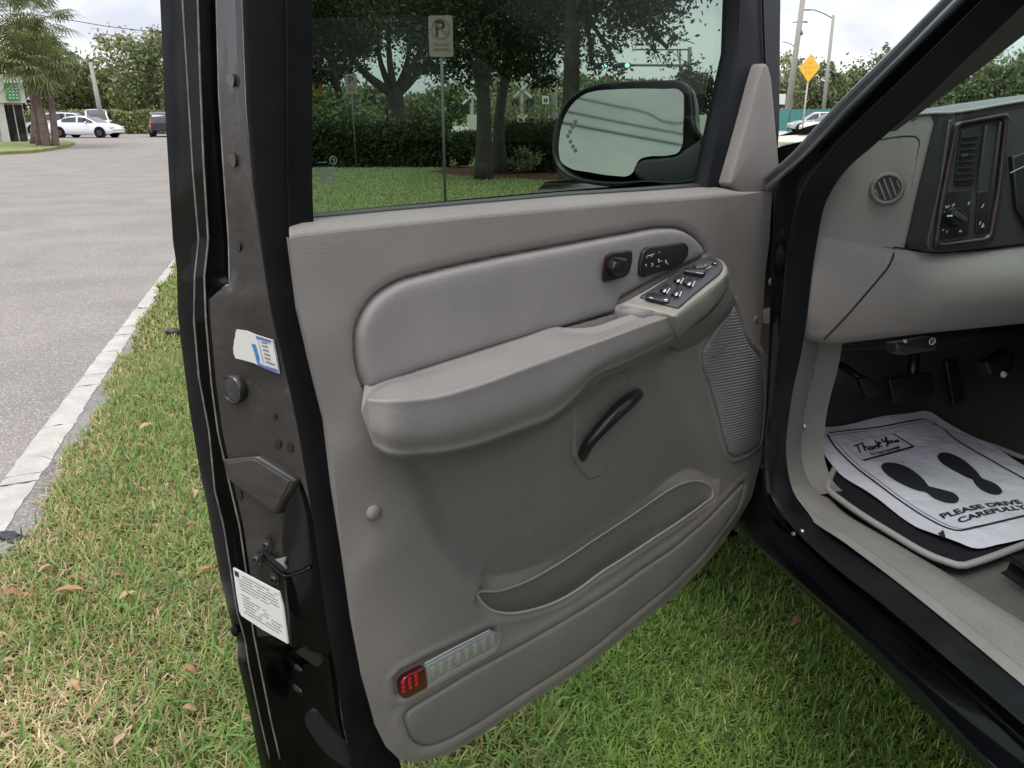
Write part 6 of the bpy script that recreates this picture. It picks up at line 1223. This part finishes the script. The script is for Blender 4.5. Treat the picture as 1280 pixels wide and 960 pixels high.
d = 92; lo_, hi_ = leaning(1028, 1042, 19, d); t = empty('street_lamp', lo_, 'street lamp with a curved arm reaching left over the road', 'street lamp'); bars('pole', [([lo_, hi_], [.21, .14])], M['concpole'], t, 10); bars('arm', [([far(1041, 23, d), far(1030, 17, d), far(1018, 12.5, d), far(1010, 12, d)], .055)], M['galv'], t, 6)
V, F = tube_vf([far(1012, 12.5, d), far(1005, 12.3, d)], .13, 8, flat=.5); mk('lamp_head', V, F, M['galv'], t)
d = 90; b = base_at(977, d); t = empty('street_sign', (*b, 0), 'small white notice board at the edge of the door frame', 'sign'); bars('post', [([np.array([*b, 0]), np.array([*b, 1.8])], .05)], M['galv'], t, 6); vplate('board', far(977, 124, d), .8, 1.0, -YAW, .03, M['white'], t)
# concrete pole left
d = 72; lo_, hi_ = leaning(128, 113, 78, d); t = empty('utility_pole', lo_, 'pale bare concrete pole behind the white sedan', 'utility pole'); bars('pole', [([lo_, hi_], [.20, .13])], M['concpole'], t, 10)
# overhead wires
d = 52; w_ = [far(x, y, d) for x, y in ((-60, 4), (30, 16), (75, 23), (135, 33), (197, 40), (300, 46), (520, 50))]
tag(tube('overhead_wire', w_, .018, M['rubber'], None, 6, 50), 'single black wire crossing the sky above the left trees', 'cable')
nrm_ = mnorm; wires = [[(690,115),(729,124),(770,133),(812,142.7),(827,151.4),(840,155),(855,152.5),(890,158)], [(680,134),(720,142),(787,155.5),(853.5,167.8),(890,174)], [(680,149),(720,157),(786,169.5),(852,181.4),(890,188)]]
for k, (L, r_w, lab) in enumerate(zip(wires, (.010, .011, .014), ('thin sagging cable reflected highest in the door mirror', 'straight power cable reflected in the middle of the door mirror', 'thick power cable reflected lowest in the door mirror'))):
    P = []
    for x, y in L:
        q = MP(x, y, -.005); dd = q - EYE; dd /= np.linalg.norm(dd); rr = dd - 2 * np.dot(dd, nrm_) * nrm_; P.append(q + rr * ((-6.8 - q[0]) / rr[0]))
    P = [P[0] + (P[0] - P[1]) * 14] + P + [P[-1] + (P[-1] - P[-2]) * 14]; tag(tube('power_cable', P, r_w, M['rubber'], None, 6, 70), lab, 'cable')
# teal screened fence
a, c = np.array([*base_at(940, 88), 0]), np.array([*base_at(1420, 78), 0]); t = empty('screen_fence', (a + c) / 2, 'long fence covered with teal screen cloth behind the parked cars', 'fence'); k = 16
for i in range(k):
    p, q = a + (c - a) * i / k, a + (c - a) * (i + 1) / k; nn_ = np.array([0, -1.0, 0]); slab('screen_panel', [p + np.array([.06, 0, .05]), q - np.array([.06, 0, -.05]), q + np.array([-.06, 0, 2.05]), p + np.array([.06, 0, 2.05])], nn_, -.02, .02 + .03 * (i % 2), M['teal'], t, smooth=False); bars('post', [([p, p + np.array([0, 0, 2.15])], .045)], M['galv'], t, 6)
# traffic signal gantry
d = 60; b = base_at(862, d); p3 = np.array([*b, 0]); t = empty('signal_gantry', p3, 'steel traffic signal mast with two green lights above the mirror', 'traffic signal'); ya = far(862, 82, d); e0 = far(738, 81, d)
bars('mast', [([p3, far(862, 59, d)], .14), ([p3 - RTV*.6, far(850, 61, d)], .07)], M['galv'], t); bars('signal_arm', [([ya, e0], .085)], M['galv'], t); bars('truss', [([far(862, 62, d), far(790, 62, d)], .06), ([far(850, 62, d), far(850, 82, d)], .04), ([far(846, 62, d), far(850, 82, d)], .03), ([far(836, 62, d), far(862, 82, d)], .03)], M['galv'], t, 6)
gl_ = bpy.data.materials.new('green_signal_light'); gl_.use_nodes = True; gl_.node_tree.nodes['Principled BSDF'].inputs['Emission Color'].default_value = (.05, .9, .75, 1); gl_.node_tree.nodes['Principled BSDF'].inputs['Emission Strength'].default_value = .8
for x in (751.5, 780):
    c = far(x, 82, d - .3); hd, fr = vplate('signal_head', c, .9, .36, -YAW, .25, M['cark'], t); cc, ex, ez, n = fr; disc_dome('green_light', cc + n*.02 + ex*.22, n, .17, .03, gl_, t, 14)
# railway crossing posts and roadside things beyond the lawn
def crossing(x, d, ytop, label):
    b = base_at(x, d); p3 = np.array([*b, 0]); t = empty('crossing_signal', p3, label, 'crossing signal', 'railway crossing signals'); h = hpx(ytop, d); bars('post', [([p3, p3 + np.array([0, 0, h])], .12)], M['concrete'], t); ez = np.array([0, 0, 1.])
    for s_ in (-1, 1):
        o, fr = vplate('lamp_board', p3 + ez*(h*.62) + RTV*s_*.5 - np.array([0, .2, 0]), .55, .55, -YAW, .06, M['cark'], t, [(.28*math.cos(q), .28*math.sin(q)) for q in np.linspace(0, 2*math.pi, 17)[:-1]]); c = p3 + ez*(h*.86) - np.array([0, .2 + .02*s_, 0]); ex = RTV
        slab('crossbuck', [c + (ex*a + ez*b_*s_) for a, b_ in ((-.7,-.5),(-.6,-.62),(.7,.5),(.6,.62))], (-.2, -1, 0), -.02, .02, M['white'], t, smooth=False)
    bars('bracket', [([p3 + ez*h*.62 - RTV*.6, p3 + ez*h*.62 + RTV*.6], .05)], M['galv'], t, 6); o, fr = vplate('control_box', p3 + ez*.9 - np.array([0, .2, 0]), .7, 1.2, -YAW, .35, M['stucco'], t)
crossing(590, 56, 112, 'pale crossing signal post seen left of the tree trunk'); crossing(652, 58, 104, 'tall pale crossing signal with crossed boards left of the mirror')
for i, (x, ytop, d, r_, lab) in enumerate([(644, 102, 64, .09, 'thin grey pole beside the tall crossing signal'), (674, 96, 66, .09, 'plain grey pole just left of the white speed sign'), (692, 85, 60, .30, 'stout pale concrete pole at the left rim of the mirror'), (633, 116, 62, .07, 'short thin pole behind the leaning trunk')]):
    b = base_at(x, d); p3 = np.array([*b, 0]); t = empty('metal_pole', p3, lab, 'pole'); bars('shaft', [([p3, p3 + np.array([0, 0, hpx(ytop, d)])], [r_, r_ * .8])], M['concpole'], t)
d = 55; b = base_at(682, d); p3 = np.array([*b, 0]); t = empty('speed_sign', p3, 'white speed limit sign near the left rim of the mirror', 'sign'); bars('post', [([p3, p3 + np.array([0, 0, 2.6])], .03)], M['galv'], t, 6); pl, fr = vplate('sign_plate', far(682, 125, d), .42, .5, -YAW, .01, M['white'], t); V, F = join([ribbon_vf([fr[0] + fr[1]*a + fr[2]*.10 + fr[3]*.004, fr[0] + fr[1]*a + fr[2]*-.14 + fr[3]*.004], .10, fr[3]) for a in (-.08, .08)]); mk('numerals', V, F, M['ink'], t, smooth=False)
d = 54; c = np.array([*base_at(670, d), .75]); t = empty('crash_cushion', (c[0], c[1], 0), 'low grey roadside barrier with a yellow end before the poles', 'barrier'); V, F = box_vf((0, 0, 0), (1.1, .7, .62), -YAW); mk('barrier_body', V + c, F, M['galv'], t, smooth=False); V, F = box_vf((.72, -.15, .02), (.34, .72, .62), 0); mk('yellow_end', V + c, F, M['yellow'], t, smooth=False); V, F = box_vf((0, 0, -.55), (.9, .5, .5), -YAW); mk('barrier_foot', V + c, F, M['galv'], t, smooth=False)
d = 38; c = np.array([*base_at(874, d), .72]); t = empty('utility_cabinet', (c[0], c[1], 0), 'white utility cabinet on the verge right of the mirror', 'cabinet'); V, F = box_vf((0, 0, 0), (.5, .6, 1.44), -YAW); mk('cabinet_body', V + c, F, M['stucco'], t, smooth=False); vplate('cabinet_door', c + np.array([-.09, -.32, 0]), .40, 1.2, -YAW, .03, M['stucco'], t, lift=.012)
# shops at the far left
bl = empty('shop_building', (*base_at(-20, 52), 0), 'white flat roofed shop building behind the palms', 'building'); W0 = np.array([*base_at(33, 51), 0]); fw0_ = np.array([math.sin(YAW), math.cos(YAW), 0]); ex = -RTV * .80 - fw0_ * .60; fw_ = fw0_ * .80 - RTV * .60; hb = hpx(106, 51)
def wbox(name, a, b_, z0, z1, d0, d1, m):   # along the front from W0 towards the left
    P = [W0 + ex*a + fw_*d0, W0 + ex*b_ + fw_*d0, W0 + ex*b_ + fw_*d1, W0 + ex*a + fw_*d1]; V = np.array([p + np.array([0, 0, z]) for z in (z0, z1) for p in P]); return mk(name, V, [(0,1,2,3),(7,6,5,4),(0,4,5,1),(1,5,6,2),(2,6,7,3),(3,7,4,0)], m, bl, smooth=False)
wbox('wall', .0, 14, 0, hb - .55, .45, 8, M['stucco']); wbox('parapet', -.12, 14, hb - 1.25, hb, -.15, 8.1, M['stucco']); wbox('roof', .3, 13.6, hb - .5, hb - .35, .6, 7.8, M['concpole'])
for a in (.9, 4.4, 8.2): wbox('column', a + .0, a + .35, 0, hb - 1.25, -.05, .45, M['stucco'])
for a0_, a1_ in ((.05, .85), (1.5, 4.2)): wbox('shop_window', a0_, a1_, .12, hb - 1.35, .40, .46, M['carg'])
for a0_ in (.42, 2.8): wbox('mullion', a0_, a0_ + .05, .12, hb - 1.35, .36, .41, M['stucco'])
gs_ = wbox('green_sign', .15, .75, hb - 1.12, hb - .28, -.25, -.14, M['green'])
V, F = join([ribbon_vf([W0 + ex*(.62 - .16*k) - fw_*.26 + np.array([0, 0, hb - 1.05 + .15*j]), W0 + ex*(.52 - .16*k) - fw_*.26 + np.array([0, 0, hb - .98 + .15*j])], .05, -fw_) for k in range(3) for j in range(5)]); mk('sign_pattern', V, F, M['white'], gs_, smooth=False)
bs_ = wbox('black_sign', 1.25, 3.6, hb - 1.12, hb - .28, -.25, -.14, M['ink']); p0 = W0 + ex*1.35 - fw_*.26 + np.array([0, 0, hb - .75])
V, F = join([ribbon_vf([p0 + ex*(.13*k) + np.array([0, 0, .22*math.sin(k*1.7 + .6*math.sin(k))]) for k in np.linspace(0, 16, 70)], .07, -fw_)]); mk('script_lettering', V, F, M['white'], bs_, smooth=False)

# ---- cars
def car(name, base, yaw, L, Wd, H, kind, paint, label, group=None, cat='car'):
    t = empty(name, (*base, 0), label, cat, group, yaw); hw = Wd / 2
    if kind == 'sedan': st = [(-.5,.42,.80,.80),(-.47,.28,.92,.94),(-.36,.24,.98,1.03),(-.24,.24,.98,1.30),(-.13,.22,.96,1.42),(.0,.22,.95,1.45),(.10,.22,.94,1.40),(.18,.22,.93,1.22),(.27,.22,.92,.99),(.36,.24,.86,.90),(.45,.26,.74,.76),(.5,.34,.60,.60)]
    elif kind == 'van': st = [(-.5,.5,1.0,1.0),(-.485,.36,1.12,1.70),(-.44,.33,1.12,1.88),(-.2,.30,1.10,1.93),(.0,.30,1.08,1.93),(.14,.30,1.07,1.86),(.22,.30,1.06,1.52),(.29,.30,1.05,1.10),(.40,.32,.98,1.02),(.47,.36,.86,.88),(.5,.5,.70,.70)]
    else: st = [(-.5,.45,.95,.95),(-.485,.32,1.05,1.12),(-.45,.30,1.06,1.55),(-.38,.28,1.06,1.68),(-.2,.27,1.04,1.73),(.0,.27,1.02,1.72),(.09,.27,1.01,1.64),(.17,.27,1.0,1.34),(.24,.28,.99,1.05),(.36,.30,.94,.98),(.45,.32,.82,.84),(.5,.42,.66,.66)]
    sc_ = H / max(s_[3] for s_ in st); sx = np.array([s_[0] for s_ in st]); fine = np.unique(np.concatenate([np.linspace(-.5, .5, 41), sx])); rows = []
    for x in fine:
        zb, zm, zr = [np.interp(x, sx, [s_[k] for s_ in st]) * sc_ for k in (1, 2, 3)]; tp = 1 - .22 * abs(2*x)**6; cab = np.clip((zr - zm) / (.35 * sc_), 0, 1); wr = hw * (.97 - .17 * cab) * tp; w = hw * tp
        half = [(w*.90, zb), (w, zb + .14), (w*1.0, (zb + zm)/2), (w*.97, zm), (lerp(w*.97, wr, .12), lerp(zm, zr, .12)), (lerp(w*.97, wr, .86), lerp(zm, zr, .86)), (wr*.90, lerp(zm, zr, .985)), (wr*.5, zr + .012*cab), (0, zr + .018*cab)]
        rows.append([(x*L, -y, z) for y, z in half] + [(x*L, y, z) for y, z in half[-2::-1]])
    A = np.array(rows); nr, nc2 = A.shape[:2]; bodyF, sideF, frontF = [], [], []
    for i in range(nr - 1):
        xm = (fine[i] + fine[i+1]) / 2; hz = [np.interp(xm, sx, [s_[k] for s_ in st]) for k in (2, 3)]; cab = hz[1] - hz[0]; slope = abs(np.interp(fine[i+1], sx, [s_[3] for s_ in st]) - np.interp(fine[i], sx, [s_[3] for s_ in st])) / (fine[i+1] - fine[i])
        for j in range(nc2 - 1):
            f = (i*nc2 + j, i*nc2 + j + 1, (i+1)*nc2 + j + 1, (i+1)*nc2 + j); jj = min(j, nc2 - 2 - j)
            pill = min(abs(xm - q) for q in ((-.02, -.26) if kind == 'sedan' else (-.02, -.27, -.46))) < .014
            if jj == 4 and cab > .16 and not pill: sideF.append(f)
            elif jj >= 5 and cab > .05 and slope > 1.35 and (jj >= 6): frontF.append(f)
            else: bodyF.append(f)
    bodyF += [tuple(range(nc2)), tuple((nr-1)*nc2 + j for j in range(nc2))[::-1]]
    mk('body', A.reshape(-1, 3), bodyF, paint, t, local=True, angle=35)
    for nm_, FF_ in (('side_window', sideF), ('windscreen', frontF)):
        comp = []
        for f in FF_:
            hit = [c for c in comp if c[0] & set(f)]; new = (set(f).union(*[c[0] for c in hit]), [f] + [q for c in hit for q in c[1]]); comp = [c for c in comp if c not in hit] + [new]
        for vs_, fs_ in comp:
            if len(fs_) < 3: mk('trim_strip', A.reshape(-1, 3)[sorted(vs_)], [[sorted(vs_).index(v) for v in f] for f in fs_], paint, t, local=True); continue
            us_ = sorted(vs_); mk(nm_, A.reshape(-1, 3)[us_], [[us_.index(v) for v in f] for f in fs_], M['carg'], t, local=True)
    rw = .335 if kind == 'sedan' else .37
    for xw in (-.29, .315):
        for s_ in (-1, 1):
            yc = s_ * (hw - .09); V, F = [], []
            V, F = tube_vf([(xw*L, yc - s_*.12, rw), (xw*L, yc + s_*.112, rw)], rw, 22); wo = mk('wheel', V, F, M['rubber'], t, local=True, angle=40); V, F = tube_vf([(xw*L, yc + s_*.09, rw), (xw*L, yc + s_*.122, rw)], rw * .62, 14); mk('rim', V, F, M['galv'] if paint is not M['carw'] or kind != 'sedan' else M['blk2'], wo, local=True, angle=40)
            V, F = tube_vf([(xw*L, yc - s_*.1, rw + .02), (xw*L, yc + s_*.096, rw + .02)], rw * 1.16, 22); mk('wheel_arch', V, F, M['dark'], t, local=True, angle=40)
    for s_ in (-1, 1):
        V, F = box_vf((.475*L, s_*hw*.66, .70*sc_), (.16, .34, .13)); mk('headlight', V, F, M['headl'], t, local=True); V, F = box_vf((-.487*L, s_*hw*.72, .90*sc_), (.10, .30, .20)); mk('tail_light', V, F, M['amberlit'], t, local=True); V, F = ball_vf((.13*L, s_*(hw + .05), 1.02*sc_), .10, 8, 5, (.7, 1, .7)); mk('door_mirror', V, F, paint, t, local=True)
    V, F = box_vf((.494*L, 0, .42*sc_), (.05, Wd*.6, .14)); mk('grille', V, F, M['dark'], t, local=True); return t
def px_at(x, d): return base_at(x, d)
car('parked_car', px_at(106, 65), -YAW - .10, 4.75, 1.84, 1.42, 'sedan', M['carw'], 'white sedan with black wheels parked sideways beside the palms')
car('parked_van', px_at(121, 78), -YAW - 1.1, 4.8, 1.95, 1.95, 'van', M['carw'], 'white van parked half hidden behind the white sedan', cat='van')
car('parked_car', px_at(70, 76), -YAW + math.pi, 4.6, 1.85, 1.70, 'suv', M['cars'], 'pale silver vehicle behind the palm trunks left of the sedan')
car('parked_car', px_at(205, 66), -YAW + 1.9, 4.7, 1.9, 1.72, 'suv', M['cark'], 'dark car with red tail lights at the edge of the door frame')
car('parked_car', px_at(1020, 82), -YAW + math.pi - .1, 4.8, 1.9, 1.78, 'suv', M['cars'], 'silver estate car parked facing left before the teal fence')
car('parked_car', px_at(1037, 75), -YAW + math.pi + .1, 4.5, 1.85, 1.60, 'suv', M['carw'], 'white car parked in front of the silver one by the pillar')
for x, d, yw, p, k, lab in ((476, 92, .5, 'cars', 'suv', 'silver car with headlights left of the oak trunk'), (503, 90, 1.2, 'carw', 'sedan', 'pale car just right of the oak trunk above the hedge'), (539, 98, .1, 'carw', 'suv', 'white car glimpsed left of the near sign post'), (522, 104, .0, 'cark', 'sedan', 'dark car between the oak and the near sign post'), (634, 88, 1.65, 'carw', 'van', 'white vehicle with red tail lights by the crossing signal')):
    car('distant_car', px_at(x, d), -YAW + yw + (math.pi if k == 'suv' else 0), 4.6, 1.84, 1.5 if k == 'sedan' else 1.75, k, M[p], lab)
